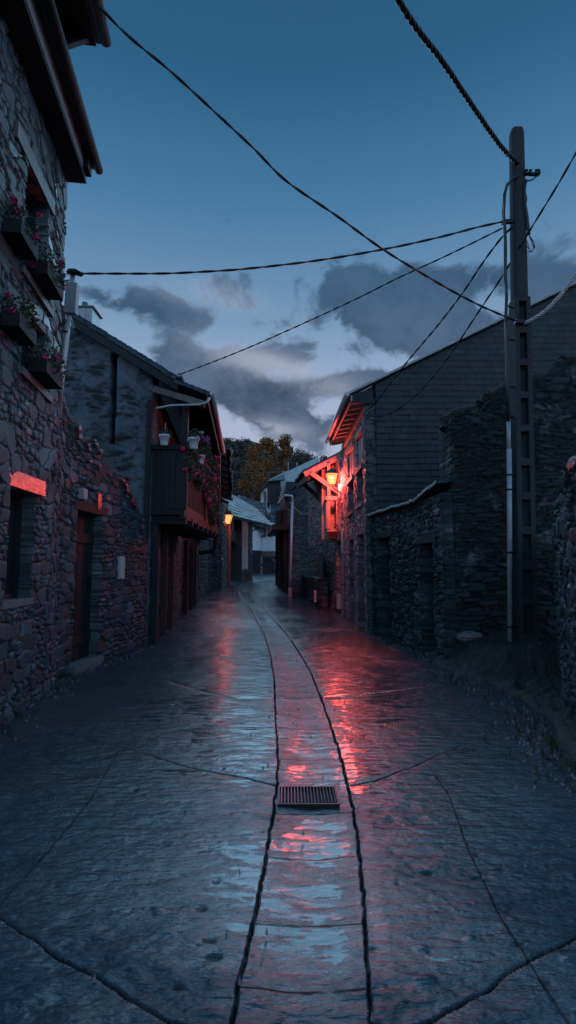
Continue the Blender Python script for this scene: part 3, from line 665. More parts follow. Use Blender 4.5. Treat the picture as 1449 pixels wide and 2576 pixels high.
# ---- flowers: leaf and blossom clumps
def leaves(n, ctr, rad, size, rnd, down=0.):
    mb = MB()
    for k in range(n):
        while True:
            p = Vector([rnd.uniform(-1, 1) for _ in range(3)])
            if p.length < 1: break
        p = Vector((p.x*rad[0], p.y*rad[1], p.z*rad[2]-down*abs(p.x)))+Vector(ctr)
        a = Vector([rnd.gauss(0, 1) for _ in range(3)]).normalized(); b = a.orthogonal().normalized(); c = a.cross(b); s = size*rnd.uniform(.5, 1.2)
        mb.add([p-b*s, p-c*s*.7, p+b*s, p+c*s*.7], [(0, 1, 2, 3)])
    return mb
def blossom(ctr, r, rnd):
    mb = MB()
    for k in range(22):
        d = Vector([rnd.gauss(0, 1) for _ in range(3)]).normalized(); p = Vector(ctr)+d*r*rnd.uniform(.5, 1)
        b = d.orthogonal().normalized(); c = d.cross(b); s = r*.42
        mb.add([p-b*s, p-c*s, p+b*s, p+c*s], [(0, 1, 2, 3)])
    return mb
def plant(name, c, rad, nleaf, blooms, label, seed, group, pot=None, petal='petal', size=.022, down=0., trough=None, cat='flower pot'):
    rnd = random.Random(seed); t = empty(name, c, label, cat, group); c = Vector(c)
    if pot:
        r, h = pot; V = []
        prof = [(r*.62, 0), (r*.66, .02), (r*.92, h*.78), (r*1.06, h*.80), (r*1.08, h), (r*.95, h), (r*.9, h*.9)]
        for (q, z) in prof: V += [(c.x+q*math.cos(2*math.pi*k/18), c.y+q*math.sin(2*math.pi*k/18), c.z+z) for k in range(18)]
        F = [(i*18+k, i*18+(k+1) % 18, (i+1)*18+(k+1) % 18, (i+1)*18+k) for i in range(len(prof)-1) for k in range(18)]+[tuple(range(17, -1, -1)), tuple(range(108, 126))]
        mk('pot', V, F, M['plug'], t, True); top = h
    elif trough:
        l, w, h, U_ = trough; N_ = Vector((U_[1], -U_[0], 0)); MB().frame(c, U_, (0, 0, 1), N_, -l/2, l/2, 0, h, -w/2, w/2).build('trough', M['dark'], t); top = h
    else: top = 0
    leaves(nleaf, c+Vector((0, 0, top+rad[2]*.4-down)), rad, size, rnd, 0).build('foliage', M['leaf'], t)
    mb = MB(); 
    for k in range(blooms):
        a = rnd.uniform(0, 6.28); q = Vector((rad[0]*math.cos(a)*rnd.uniform(.4, 1.), rad[1]*math.sin(a)*rnd.uniform(.4, 1.), top+rad[2]*.4-down+rad[2]*rnd.uniform(-.9, .95)))
        z = blossom(c+q, rnd.uniform(.025, .05)*(1.5 if nleaf > 1000 else 1), rnd); mb.add(z.v, z.f)
    if blooms: mb.build('blossom', M[petal], t)
    return t
Ut = (U.x, U.y, 0)
gl1 = 'window plants on the near left house'
plant('window_plant', on(W1, (us0+us1)/2+.05, uz0+.01, .12), (.16, .30, .17), 420, 7, 'trailing window plant with few red blossoms on the upper sill of the near left house', 1, gl1, trough=(.5, .16, .12, Ut), cat='window plant')
plant('window_plant', on(W1, (ls0+ls1)/2+.05, lz0+.01, .12), (.16, .30, .17), 420, 9, 'trailing window plant with red blossoms on the lower sill of the near left house', 2, gl1, trough=(.5, .16, .12, Ut), cat='window plant')
for q, (u, v, lb) in enumerate([(22, 590, 'dark window plant high at the left picture edge, upper of the two there'), (18, 815, 'dark window plant at the left picture edge, lower of the two there')]):
    s_q, z_q = sW(W1, u, v)
    plant('window_plant', on(W1, s_q, z_q-.1, .1), (.13, .22, .16), 300, 6, lb, 7+q, gl1, trough=(.4, .14, .12, Ut), cat='window plant')

# ---- low outbuilding with the door
Pq = [B1, (-2.72, 6.35), (-2.70, 7.0), (-2.62, 7.8), (-2.50, 8.6), (-2.47, 9.42)]
L1b = empty('stone_outbuilding', (-2.7, 7.5, 0), 'low stone building with a dark doorway between the near left house and the balcony house', 'outbuilding')
Pn = np.array(Pq); Sq = np.concatenate([[0], np.cumsum(np.hypot(*np.diff(Pn, axis=0).T))])
def s_of_y(y): return float(np.interp(y, Pn[:, 1], Sq))
def path_hit(u, v):
    x, y, z = ray(u, v)
    for (p, q) in zip(Pq[:-1], Pq[1:]):
        W_ = wf(p, q, 1); s, zz = sW(W_, u, v)
        if -.01 <= s <= (Vector(q)-Vector(p)).length+.01: return s+Sq[Pq.index(p)], zz
    return None
dh0, dh1 = path_hit(186, 1400), path_hit(250, 1400); dz1 = path_hit(222, 1290)[1]
tp = [path_hit(*q) for q in [(160, 1010), (192, 1062), (240, 1130), (300, 1205), (330, 1250), (358, 1310)]]
tp = [t for t in tp if t]
print('outb', dh0, dh1, dz1, tp)
tops = [(0, tp[0][1]+.1)]+tp+[(Sq[-1]+.01, tp[-1][1]-.03)]
wall('wall', Pq, -.15, tops, 'stone', .015, M['stone'], L1b, 1, [(dh0[0], dh1[0], -.2, dz1)], .4, 23, 1.15, topn=.04)
pA = Vector(on(wf(Pq[2], Pq[3], 1), 0, 0)); Wd = wf(tuple(np.array([np.interp(dh0[0], Sq, Pn[:, 0]), np.interp(dh0[0], Sq, Pn[:, 1])])), tuple(np.array([np.interp(dh1[0], Sq, Pn[:, 0]), np.interp(dh1[0], Sq, Pn[:, 1])])), 1)
dl = dh1[0]-dh0[0]
door(L1b, Wd, 0, dl, 0.06, dz1, .10, 'wood', 5)
MB().frame(*Wd, -.12, dl+.12, dz1+.002, dz1+.11, -.3, .05).build('lintel', M['wood'], L1b)
MB().frame(*Wd, -.05, dl+.05, -.05, .10, -.2, .10).build('doorstep', M['sill'], L1b)
# gleaming end stones near the wall crown, faces tilted to send lamp glints to the camera
rnd = random.Random(3)
for (u_, v_) in [(208, 1118), (213, 1132), (226, 1108), (231, 1122), (240, 1134), (214, 1160), (238, 1172), (184, 1075), (188, 1100), (297, 1208), (306, 1222), (312, 1204), (318, 1244), (322, 1258), (309, 1232), (330, 1272), (351, 1308), (348, 1326)]:
    hp = path_hit(u_, v_)
    if not hp: continue
    s, z = hp; x, y = np.interp(s, Sq, Pn[:, 0]), np.interp(s, Sq, Pn[:, 1]); w_, h_ = rnd.uniform(.035, .07), rnd.uniform(.03, .055)
    kk = float(np.interp(y, [6.8, 8.2], [0, 1])); Uo = Vector((.035+.085*kk+rnd.uniform(-.03, .03), 1, 0)).normalized(); No = Vector((Uo.y, -Uo.x, .13*kk+rnd.uniform(-.03, .03))).normalized(); Vo = No.cross(Uo) * -1
    if Vo.z < 0: Vo = -Vo
    c = Vector((x+.078, y, z)); P = []
    for dn, k in ((-.07, 1.), (0., 1.), (.012, .75)):
        for a in range(7):
            th = 2*math.pi*a/7; q_ = .8+.35*math.sin(a*5.1+u_); P.append(c+Uo*(w_*k*q_*math.cos(th))+Vo*(h_*k*q_*math.sin(th))+No*dn)
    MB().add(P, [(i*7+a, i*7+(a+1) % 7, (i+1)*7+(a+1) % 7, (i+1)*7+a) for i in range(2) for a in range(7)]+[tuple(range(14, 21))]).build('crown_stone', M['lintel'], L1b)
def small_box(name, W_, s, z, w, h, d, mat, label, cat, cover=True):
    t = empty(name, on(W_, s, z, .03), label, cat); MB().frame(*W_, s-w/2, s+w/2, z-h/2, z+h/2, .01, d).build('case', M[mat], t)
    if cover: MB().frame(*W_, s-w/2+.01, s+w/2-.01, z-h/2+.012, z+h/2-.012, d+.001, d+.012).build('lid', M[mat], t)
    return t
Wx = wf(Pq[1], Pq[2], 1); small_box('meter_box', wf(Pq[2], Pq[3], 1), sW(wf(Pq[2], Pq[3], 1), 197, 1243)[0], sW(wf(Pq[2], Pq[3], 1), 197, 1243)[1], .12, .14, .09, 'box', 'small grey meter box above the left end of the outbuilding door', 'meter box')
Wy = wf(Pq[3], Pq[4], 1); qq = sW(Wy, 240, 1260); Wy2 = wf(Pq[2], Pq[3], 1)
small_box('wall_plaque', Wy2, sW(Wy2, 241, 1262)[0], sW(Wy2, 241, 1262)[1], .10, .22, .06, 'lintel', 'narrow upright pink lit plaque above the outbuilding door', 'plaque', False)  # lamplit pink comes from the plaque's own reddened colour
qq = sW(Wy, 298, 1428); small_box('wall_board', Wy, qq[0], qq[1], .16, .34, .06, 'wood_pale', 'tall narrow pale panel fixed on the wall right of the outbuilding door', 'panel')

# ---- mast with cable head standing on the outbuilding crown
mp = [at(148, 1005, 6.9), at(150, 990, 6.9), at(167, 840, 6.9), at(184, 690, 6.9)]
MA = empty('cable_mast', mp[0], 'pale galvanised cable mast with a grey box behind the near left house corner', 'mast')
MB().tube(mp, .042, 10).build('tube', M['tube'], MA, True)
MB().beam(at(178, 790, 6.86), at(183, 715, 6.86), .15, .10).build('junction_box', M['box'], MA)
MB().tube([at(168, 686, 6.84), at(174, 683, 6.84), at(190, 684, 6.84), at(203, 690, 6.84), at(212, 688, 6.84)], [.02, .04, .045, .035, .012], 8).build('clamp', M['iron'], MA, True)
MB().tube([at(165, 803, 6.85), at(157, 812, 6.85), at(152, 825, 6.85), at(149, 880, 6.85), at(142, 985, 6.85)], .026, 8).build('cable', M['cable'], MA, True)
mb = MB(); 
for dx in (0, 5, 9): mb.tube([at(173+dx*.6, 795, 6.85), at(174+dx, 812, 6.85), at(176+dx*1.2, 826, 6.85)], .006, 5)
mb.build('loose_wires', M['cable_pale'], MA); 
for v_ in (832, 965): MB().tube([at(160-(v_-832)*.09-6, v_, 6.85), at(162-(v_-832)*.09+9, v_+2, 6.85)], .012, 6).build('strap', M['cable'], MA)

# ---- balcony house (gable towards us)
L2 = empty('balcony_house', (-3.0, 11.5, 0), 'left house with worn plaster gable, slate roof and long dark wooden flower balcony', 'house')
A2, B2 = (-5.6, 9.43), (-2.44, 9.43); W2 = wf(A2, B2, 1)
zr = [sW(W2, 150, 790), sW(W2, 385, 935)]
print('gable', zr)
sl = (zr[1][1]-zr[0][1])/(zr[1][0]-zr[0][0]); topg = lambda s: zr[1][1]+sl*(s-zr[1][0])
slit = (sW(W2, 276, 1000)[0], sW(W2, 294, 1000)[0], sW(W2, 276, 1118)[1], sW(W2, 286, 890)[1])
wall('wall', [A2, B2], 0, [(0, topg(0)), (3.16, topg(3.16))], 'plaster', .02, M['plaster'], L2, 1, [slit], .4, 31, 1.)
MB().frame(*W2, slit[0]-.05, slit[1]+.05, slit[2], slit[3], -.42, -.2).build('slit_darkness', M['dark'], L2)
MB().frame(*W2, slit[0]-.09, slit[1]+.03, slit[3]+.002, slit[3]+.08, -.1, .05).build('slit_cap', M['sill'], L2)
MB().frame(*W2, 0, 1.45, 2.55, 2.66, -.05, .06).build('string_beam', M['wood'], L2)
# street wall
S2 = [(-2.44, 9.45), (-2.86, 13.8), (-3.02, 15.2)]
LN2 = sum((Vector(b)-Vector(a)).length for a, b in zip(S2[:-1], S2[1:]))
W2s = wf(S2[0], S2[1], 1)
hl2 = [(.35, 1.15, -.2, 1.95), (1.75, 2.2, .75, 1.6), (3.0, 3.7, -.2, 1.9)]
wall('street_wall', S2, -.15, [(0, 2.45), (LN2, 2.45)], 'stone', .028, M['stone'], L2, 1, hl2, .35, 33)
door(L2, W2s, .35, 1.15, .03, 1.95, .12, 'redwood'); door(L2, W2s, 3.0, 3.7, .03, 1.9, .12, 'wood', name='door'); window(L2, W2s, 1.75, 2.2, .75, 1.6, .1, lintel='wood')
mb = MB()
for s in (.12, 1.4, 2.6): mb.frame(*W2s, s, s+.10, 0, 2.3, .0, .13)
for i, s in enumerate((.12, 1.4, 2.6)):
    MB().frame(*W2s, s, s+.10, 0, 2.3, .03, .14).build('post', M['redwood' if i else 'wood'], L2)
MB().beam(on(W2, 3.10, 0, .06), on(W2, 3.13, 4.3, .06), .09, .08).build('corner_post', M['wood'], L2)
mb = MB(); 
for k in range(24): mb.frame(*W2s, k*.24+.005, k*.24+.235, 2.46, 4.7, -.04-.006*(k % 2), -.006*(k % 2))
mb.build('upper_boards', M['wood'], L2)
# roof
ov = at(448, 940, 9.25); e0 = Vector((ov.x, 9.22, ov.z-.06)); r0 = Vector((e0.x-3.6, 9.22, e0.z+3.6*abs(sl)))
fin = 15.1
slab('roof', e0, e0+Vector((-.35, fin-9.22, 0)), r0+Vector((-.35, fin-9.22, 0)), r0, 'slate_fine', .04, M['slate_roof'], L2, .09, 35)
MB().add([r0+Vector((0, .01, -.10)), e0+Vector((0, .01, -.10)), e0+Vector((0, .01, -.26)), r0+Vector((0, .01, -.26)), r0+Vector((0, .07, -.10)), e0+Vector((0, .07, -.10)), e0+Vector((0, .07, -.26)), r0+Vector((0, .07, -.26))],
    [(0, 3, 2, 1), (4, 5, 6, 7), (0, 1, 5, 4), (1, 2, 6, 5), (2, 3, 7, 6), (3, 0, 4, 7)]).build('barge_board', M['wood'], L2)
MB().tube([e0+Vector((.04, -.03, .0)), e0+Vector((.04-.3, 5.8, 0))], .05, 8).build('gutter', M['zinc'], L2, True)
b0 = at(530, 988, 9.25); b1 = at(560, 1136, 14.2)
i0 = e0+Vector((-.05, .0, -.05)); i1 = Vector((b1.x-.85, 14.2, i0.z-.02))
slab('balcony_roof', b0, b1, i1, i0, 'slate_fine', .03, M['slate_roof'], L2, .07, 36)
MB().tube([b0+Vector((.03, -.03, -.02)), b1+Vector((.03, .02, -.02))], .045, 10).build('balcony_gutter', M['tube'], L2, True)
MB().beam(b0+Vector((-.06, 0, -.10)), b1+Vector((-.06, 0, -.10)), .03, .14).build('fascia', M['redwood'], L2)
MB().beam(on(W2, 3.2, i0.z-.15, .1), b0+Vector((-.1, .05, -.2)), .07, .11).build('rafter', M['wood_grey'], L2)
for k in range(1, 9):
    t = k/9; p = b0.lerp(b1, t); MB().beam(i0.lerp(i1, t)+Vector((0, 0, -.13)), p+Vector((-.08, 0, -.13)), .06, .08).build('rafter', M['wood'], L2)
MB().tube([at(393, 1027, 9.3), at(430, 1020, 9.28), at(500, 1018, 9.25), at(521, 1012, 9.2), at(528, 1000, 9.2)], .022, 8).build('drain_pipe', M['tube'], L2, True)
bn, bf = at(470, 1300, 9.5), at(556, 1380, 13.6)
fl0, fl1 = 2.35, 2.2; bxn, bxf = -1.86, -1.83
def xb(y): return bxn+(bxf-bxn)*(y-9.45)/4.5
mb = MB(); mb.add([(-2.5, 9.46, fl0), (xb(9.46), 9.46, fl0), (xb(14), 14, fl0), (-2.9, 14, fl0), (-2.5, 9.46, fl0-.1), (xb(9.46), 9.46, fl0-.1), (xb(14), 14, fl0-.1), (-2.9, 14, fl0-.1)], [(0, 1, 2, 3), (7, 6, 5, 4), (0, 4, 5, 1), (1, 5, 6, 2), (2, 6, 7, 3)]); mb.build('balcony_floor', M['wood'], L2)
for k in range(8):
    y = 9.6+k*.62; MB().beam((-2.75, y, fl0-.19), (xb(y)+.04, y, fl0-.19), .10, .14).build('balcony_joist', M['wood'], L2)
MB().beam((xb(9.5)-.02, 9.47, fl0-.05), (xb(14)-.02, 14, fl0-.05), .08, .24).build('edge_beam', M['wood'], L2)
mb = MB()
for k in range(6): mb.box(-2.42+k*.105, -2.42+k*.105+.098, 9.45-.004*(k % 2), 9.475, fl0, 3.42)
mb.build('side_boarding', M['wood'], L2); MB().box(-2.44, xb(9.5)+.04, 9.41, 9.48, 3.42, 3.50).build('side_rail', M['wood'], L2)
for y in (9.5, 11.7, 13.9): MB().beam((xb(y), y, fl0), (xb(y), y, 4.42), .11, .11).build('balcony_post', M['wood'], L2)
MB().beam((xb(9.5), 9.5, 3.4), (xb(14), 14, 3.4), .06, .08).build('rail', M['wood'], L2)
for k in range(34):
    y = 9.65+k*.127; MB().box(xb(y)-.018, xb(y)+.018, y-.02, y+.02, fl0, 3.37).build('baluster', M['wood'], L2)
mb = MB().tube([(xb(14)-.05, 14.0, 2.3), (xb(14)-.06, 14.05, 2.0), (xb(14)-.12, 14.1, 1.75), (xb(14)-.5, 14.1, 1.7)], .06, 8); mb.build('curved_bracket', M['wood'], L2, True)
cp = at(223, 790, 10.8)
C2 = MB().frame((cp.x, 10.8, 0), (1, 0, 0), (0, 1, 0), (0, 0, 1), -.17, .17, -.25, .25, cp.z-.7, cp.z+.02).build('chimney', M['zinc'], L2)
MB().frame((cp.x, 10.8, 0), (1, 0, 0), (0, 1, 0), (0, 0, 1), -.20, .20, -.28, .28, cp.z+.021, cp.z+.05).build('chimney_cap', M['wood_grey'], C2)
MB().tube([(cp.x-.08, 10.8, cp.z+.04), (cp.x-.08, 10.8, cp.z+.24)], .07, 10).build('chimney_pot', M['zinc'], C2, True)
# white pots and hanging geraniums
gp = 'flower pots on the balcony'
p1 = at(413, 1121, 9.32); plant('flower_pot', p1, (.13, .10, .09), 130, 3, 'white pot hanging on the balcony side boards, leftmost of the white pots', 21, gp, pot=(.095, .19), petal='petal')
MB().tube([p1+Vector((.01, 0, .19)), p1+Vector((.015, 0, .42))], .006, 5).build('plant_stake', M['wood_pale'], bpy.data.objects['flower_pot'])
p2 = at(487, 1130, 9.36); plant('flower_pot', p2, (.15, .11, .13), 260, 5, 'white pot at the near balcony corner with pale blossoms', 22, gp, pot=(.10, .20), petal='petal_white')
p3 = at(504, 1167, 10.3); plant('flower_pot', p3, (.15, .15, .13), 260, 3, 'small white pot on the balcony front surrounded by magenta blossoms', 23, gp, pot=(.085, .17), petal='petal')
gh = 'hanging geraniums on the balcony front'
HG = [(488, 1190, 9.8, 'nearest hanging geranium, bushy with crimson heads below the small white pot', 'petal_bright', 9), (514, 1215, 10.6, 'second hanging geranium from the near balcony corner', 'petal_bright', 8), (528, 1180, 11.4, 'upper hanging geranium in the middle of the balcony front', 'petal_violet', 6),
      (531, 1262, 11.8, 'lower hanging geranium in the middle of the balcony front', 'petal_bright', 8), (540, 1215, 12.7, 'hanging geranium with bright magenta heads near the far balcony end', 'petal_bright', 9), (540, 1310, 12.6, 'lowest hanging geranium, trailing under the far balcony end', 'petal_bright', 6)]
for i, (u, v, Yd, lb, pt, nbm) in enumerate(HG):
    q = at(u, v, Yd); plant('hanging_geranium', (xb(Yd)+.05, Yd, q.z), (.15, .46, .40), 1500, nbm+8, lb, 40+i, gh, petal=pt, size=.026, trough=(.5, .15, .10, (0, 1, 0)), cat='geranium')

# ---- next dark house on the left and the lane beyond
L3 = empty('dark_eaved_house', (-3.4, 17, .05), 'dark stone house behind the flower balcony with a ragged slate eave', 'house')
S3 = [(-3.02, 15.22), (-3.30, 20.0), (-3.34, 22.4)]; W3 = wf(S3[0], S3[1], 1)
L3n = sum((Vector(b)-Vector(a)).length for a, b in zip(S3[:-1], S3[1:]))
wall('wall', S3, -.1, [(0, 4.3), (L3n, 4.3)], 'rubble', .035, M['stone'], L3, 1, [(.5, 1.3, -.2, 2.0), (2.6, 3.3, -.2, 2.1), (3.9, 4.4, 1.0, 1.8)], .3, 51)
door(L3, W3, .5, 1.3, .05, 2.0, .12); door(L3, W3, 2.6, 3.3, .08, 2.1, .12); window(L3, W3, 3.9, 4.4, 1.0, 1.8, .1)
for s in (.2, 1.6, 2.4): MB().frame(*W3, s, s+.1, 0, 2.1, .04, .16).build('post', M['wood'], L3)
ea = [at(562, 1122, 15.4), at(579, 1130, 15.6), at(577, 1255, 20.5)]
slab('roof', Vector((ea[1].x, 15.3, ea[1].z)), Vector((ea[2].x, 21., ea[2].z+.1)), Vector((ea[2].x-2.5, 21., ea[2].z+1.2)), Vector((ea[1].x-2.5, 15.3, ea[1].z+1.2)), 'slate_fine', .05, M['slate_roof'], L3, .10, 53, ragged=.14)
for k in range(9):
    y = 15.5+k*.66; t = (y-15.3)/5.7; xx = ea[1].x+(ea[2].x-ea[1].x)*t; zz_ = ea[1].z+(ea[2].z-ea[1].z)*t
    MB().beam((xx-.08, y, zz_-.16), (xx-1.9, y, zz_+.45), .08, .12).build('rafter', M['wood'], L3)
mb = MB().box(-3.3, -2.86, 15.3, 20.2, 2.35, 2.45); mb.build('gallery_floor', M['wood'], L3)
mb = MB()
for k in range(24): mb.box(-2.90, -2.86, 15.35+k*.2, 15.35+k*.2+.17, 2.45, 3.5)
mb.build('gallery_boards', M['wood'], L3)
print('L3 eaves', ea)

# house with the far street lamp
YL = 27.0; gl3 = gz(YL)
L4 = empty('porch_house', (-4, 27, gl3), 'grey house with a wooden balcony over an open porch beside the far street lamp', 'house')
c0 = at(557, 1400, 24.0); c1 = at(571, 1400, 26.5)
S4 = [(-3.36, 22.5), (c0.x, 24.0), (c1.x, 26.6)]; W4 = wf(S4[1], S4[2], 1)
L4n = sum((Vector(b)-Vector(a)).length for a, b in zip(S4[:-1], S4[1:]))
wall('wall', S4, -.1, [(0, 4.5), (L4n, 4.5)], 'rubble', .05, M['grey_render'] if False else M['stone'], L4, 1, [], .3, 55)
MB().beam((c1.x+.08, 26.7, gz(26.7)-.1), (c1.x+.08, 26.7, 4.2), .16, .16).build('post', M['wood_grey'], L4)
ra = at(556, 1288, 26); rb = at(628, 1312, 28.5)
slab('roof', (at(556, 1292, 25.2)), at(690, 1384-60, 33), at(640, 1276, 37), at(560, 1232, 30), 'slate_far', .08, M['slate_roof'], L4, .12, 57)
YB = 29.0
ba, bb = at(588, 1404, YB), at(612, 1420, YB+1.5)
def quadbox(name, P, th, mat, par):   # thin plate from 4 corners
    P = [Vector(p) for p in P]; n = (P[1]-P[0]).cross(P[3]-P[0]).normalized()*th
    return MB().add(P+[p-n for p in P], [(0, 1, 2, 3), (7, 6, 5, 4), (0, 4, 5, 1), (1, 5, 6, 2), (2, 6, 7, 3), (3, 7, 4, 0)]).build(name, M[mat], par)
quadbox('balcony_front', [at(570, 1362, YB), at(590, 1362, YB), at(590, 1334, YB), at(570, 1334, YB)], .05, 'wood', L4)
quadbox('balcony_end', [at(590.3, 1362, YB), at(609, 1380, YB+1.6), at(609, 1338, YB+1.6), at(590.3, 1334, YB)], .05, 'wood', L4)
for u_ in (572, 579, 586): MB().beam(at(u_, 1334, YB-.04), at(u_, 1306, YB-.04), .07).build('balcony_post', M['wood_grey'], L4)
for k in range(7): MB().beam(at(571+k*3, 1360, YB-.06), at(571+k*3, 1336, YB-.06), .03).build('baluster', M['wood_grey'], L4)
quadbox('upper_wall', [at(568, 1366, YB+.9), at(612, 1366, YB+2.2), at(612, 1300, YB+2.2), at(568, 1290, YB+.9)], .1, 'dark', L4)
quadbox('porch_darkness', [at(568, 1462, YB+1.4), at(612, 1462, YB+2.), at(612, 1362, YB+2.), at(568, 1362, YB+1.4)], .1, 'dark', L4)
wall('pier', [tuple(at(608, 1400, YB+1)[:2]), tuple(at(627, 1400, YB+.8)[:2])], .2, [(0, at(610, 1310, YB+1).z), (.5, at(625, 1310, YB+1).z)], 'rubble', .06, M['stone_dark'], L4, 1, [], .4, 58)
quadbox('pier_render', [at(609, 1432, YB+.7), at(624, 1432, YB+.7), at(624, 1308, YB+.7), at(609, 1303, YB+.7)], .2, 'grey_render', L4)

# ---- white house closing the view
WH = empty('white_house', (-1.9, 44, gz(44)), 'white rendered house with two small windows and an open timber porch closing the street', 'house')
def pz(u, v, Y): return at(u, v, Y)
quadbox('side_wall', [at(624.5, 1385, 42.), at(657, 1386, 45.4), at(657, 1322, 45.4), at(624.5, 1308, 42.)], .25, 'white', WH)
p0, p1_ = at(657.3, 1386, 45.4), at(705, 1386, 44.6)
W5 = wf(tuple(p0[:2]), tuple(p1_[:2]), 1); zt5, zb5 = at(680, 1322, 45).z, at(680, 1387, 45).z
wz0, wz1 = at(665, 1350, 45.2).z, at(665, 1326, 45.2).z
ws_ = [sW(W5, 661, 1340)[0], sW(W5, 669, 1340)[0], sW(W5, 677, 1340)[0], sW(W5, 685, 1340)[0]]
wl5 = (Vector(p1_[:2])-Vector(p0[:2])).length
wall('front_wall', [tuple(p0[:2]), tuple(p1_[:2])], zb5, [(0, zt5+.5), (wl5, zt5)], 'plaster', .08, M['white'], WH, 1, [(ws_[0], ws_[1], wz0, wz1), (ws_[2], ws_[3], wz0, wz1)], .3, 61, .3)
for k in (0, 2):
    fr = window(WH, W5, ws_[k], ws_[k+1], wz0, wz1, .12, True, 'glass', 'wood_pale'); MB().frame(*W5, ws_[k]-.02, ws_[k+1]+.02, wz0-.02, wz0+.13, .02, .16).build('flower_box', M['redwood'], fr)
MB().frame(*W5, -.1, wl5, zb5-.42, zb5-.01, -.2, .06).build('beam', M['wood_grey'], WH)
MB().beam(at(624.5, 1390, 41.9), at(656, 1391, 45.3), .1, .4).build('side_beam', M['wood'], WH)
for u_ in (626, 658, 694): MB().beam(at(u_, 1392, 45.5), at(u_, 1447, 45.5), .16).build('porch_post', M['wood_grey'], WH)
MB().beam(at(676, 1398, 45.3), at(693, 1412, 45.3), .12).build('brace', M['wood_grey'], WH)
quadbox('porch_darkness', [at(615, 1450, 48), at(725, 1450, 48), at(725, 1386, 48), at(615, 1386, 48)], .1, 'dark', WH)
MB().tube([at(622.5, 1310, 41.8), at(622, 1440, 41.8)], .06, 8).build('downpipe', M['tube'], WH, True)
MB().tube([at(625, 1341, 41.6), at(652, 1328, 44.6), at(658, 1322, 45)], .05, 6).build('gutter_pipe', M['zinc'], WH)
slab('roof', at(603, 1298, 40), at(668, 1331, 44.5), at(664, 1268, 52), at(600, 1246, 50), 'slate_far', .10, M['slate_roof'], WH, .15, 62, 2.)
slab('front_roof', at(653, 1322, 44.4), at(712, 1328, 43.8), at(706, 1296, 49), at(650, 1296, 49.5), 'slate_far', .10, M['slate_roof'], WH, .15, 63, 2.)
MB().tube([at(674.5, 1312, 46.5), at(674.5, 1266, 46.5)], .22, 10).build('flue', M['zinc'], WH, True)
for i, (u0, u1) in enumerate(((642, 672), (676, 694))):
    t = empty('bench', (at(u0, 1440, 43).x, 43, gz(43)), ['wooden bench under the white house porch, the left one', 'wooden bench under the white house porch, the right one'][i], 'bench', 'benches under the porch')
    xa, xb_ = at(u0, 1440, 43).x, at(u1, 1440, 43).x; z_ = gz(43)
    MB().box(xa, xb_, 42.8, 43.2, z_+.42, z_+.48).build('seat', M['wood'], t); MB().box(xa, xb_, 43.2, 43.25, z_+.65, z_+.82).build('backrest', M['wood'], t)
    for x_ in (xa+.05, xb_-.1):
        for y_ in (42.82, 43.12): MB().box(x_, x_+.06, y_, y_+.06, z_, z_+.42).build('leg', M['wood'], t)
# slate roofs behind
BH = empty('slate_roofed_house', (-2.2, 58, 1), 'low house with a broad pale slate roof behind the white house', 'house')
slab('roof', at(612, 1284, 52), at(702, 1292, 53), at(702, 1242, 62), at(672, 1238, 62), 'slate_far', .12, M['slate_roof'], BH, .15, 64, 2.)
quadbox('wall', [at(652, 1330, 53.5), at(706, 1330, 53.5), at(706, 1290, 53.5), at(652, 1290, 53.5)], .2, 'grey_render', BH)
BW = empty('dormer_house', (-2.1, 56, 1), 'narrow pale gabled dormer house beside the dark timber house', 'house')
quadbox('wall', [at(656, 1264, 55), at(672, 1264, 55), at(672, 1226, 55), at(656, 1238, 55)], .2, 'white', BW)
quadbox('window', [at(664, 1262, 54.9), at(670, 1262, 54.9), at(670, 1236, 54.9), at(664, 1236, 54.9)], .05, 'glass', BW)
MB().beam(at(647, 1239, 54.6), at(675, 1214, 54.6), .5, .15).build('roof', M['slate_roof'], BW)
BD = empty('timber_house', (-.9, 46, 1), 'dark timber clad house with steep slate roof and chimney behind the right houses', 'house')
quadbox('wall', [at(672, 1268, 46), at(706, 1268, 46), at(706, 1208, 46), at(674, 1208, 46)], .3, 'wood', BD)
slab('roof', at(706, 1244, 44), at(745, 1232, 44), at(745, 1178, 52), at(676, 1206, 52), 'slate', .14, M['slate'], BD, .15, 66, 2.)
quadbox('roof_slope', [at(672, 1210, 45.6), at(716, 1206, 45.6), at(745, 1180, 47), at(716, 1186, 47)], .12, 'slate_roof', BD)
quadbox('chimney', [at(725, 1192, 47.4), at(747, 1190, 47.4), at(747, 1166, 47.4), at(725, 1164, 47.4)], .7, 'wood', BD)
for u_ in (725, 747): MB().beam(at(u_, 1192, 47.2), at(u_, 1163, 47.2), .05).build('chimney_edge', M['cable_pale'], BD)
BG = empty('gabled_house', (-6.2, 58, 1), 'grey gable with dark roof above the far street lamp', 'house')
quadbox('wall', [at(555, 1288, 58), at(618, 1288, 58), at(600, 1262, 58), at(575, 1240, 58)], .3, 'grey_render', BG)
MB().beam(at(568, 1236, 57.6), at(604, 1258, 57.6), .6, .16).build('roof', M['slate_roof'], BG)

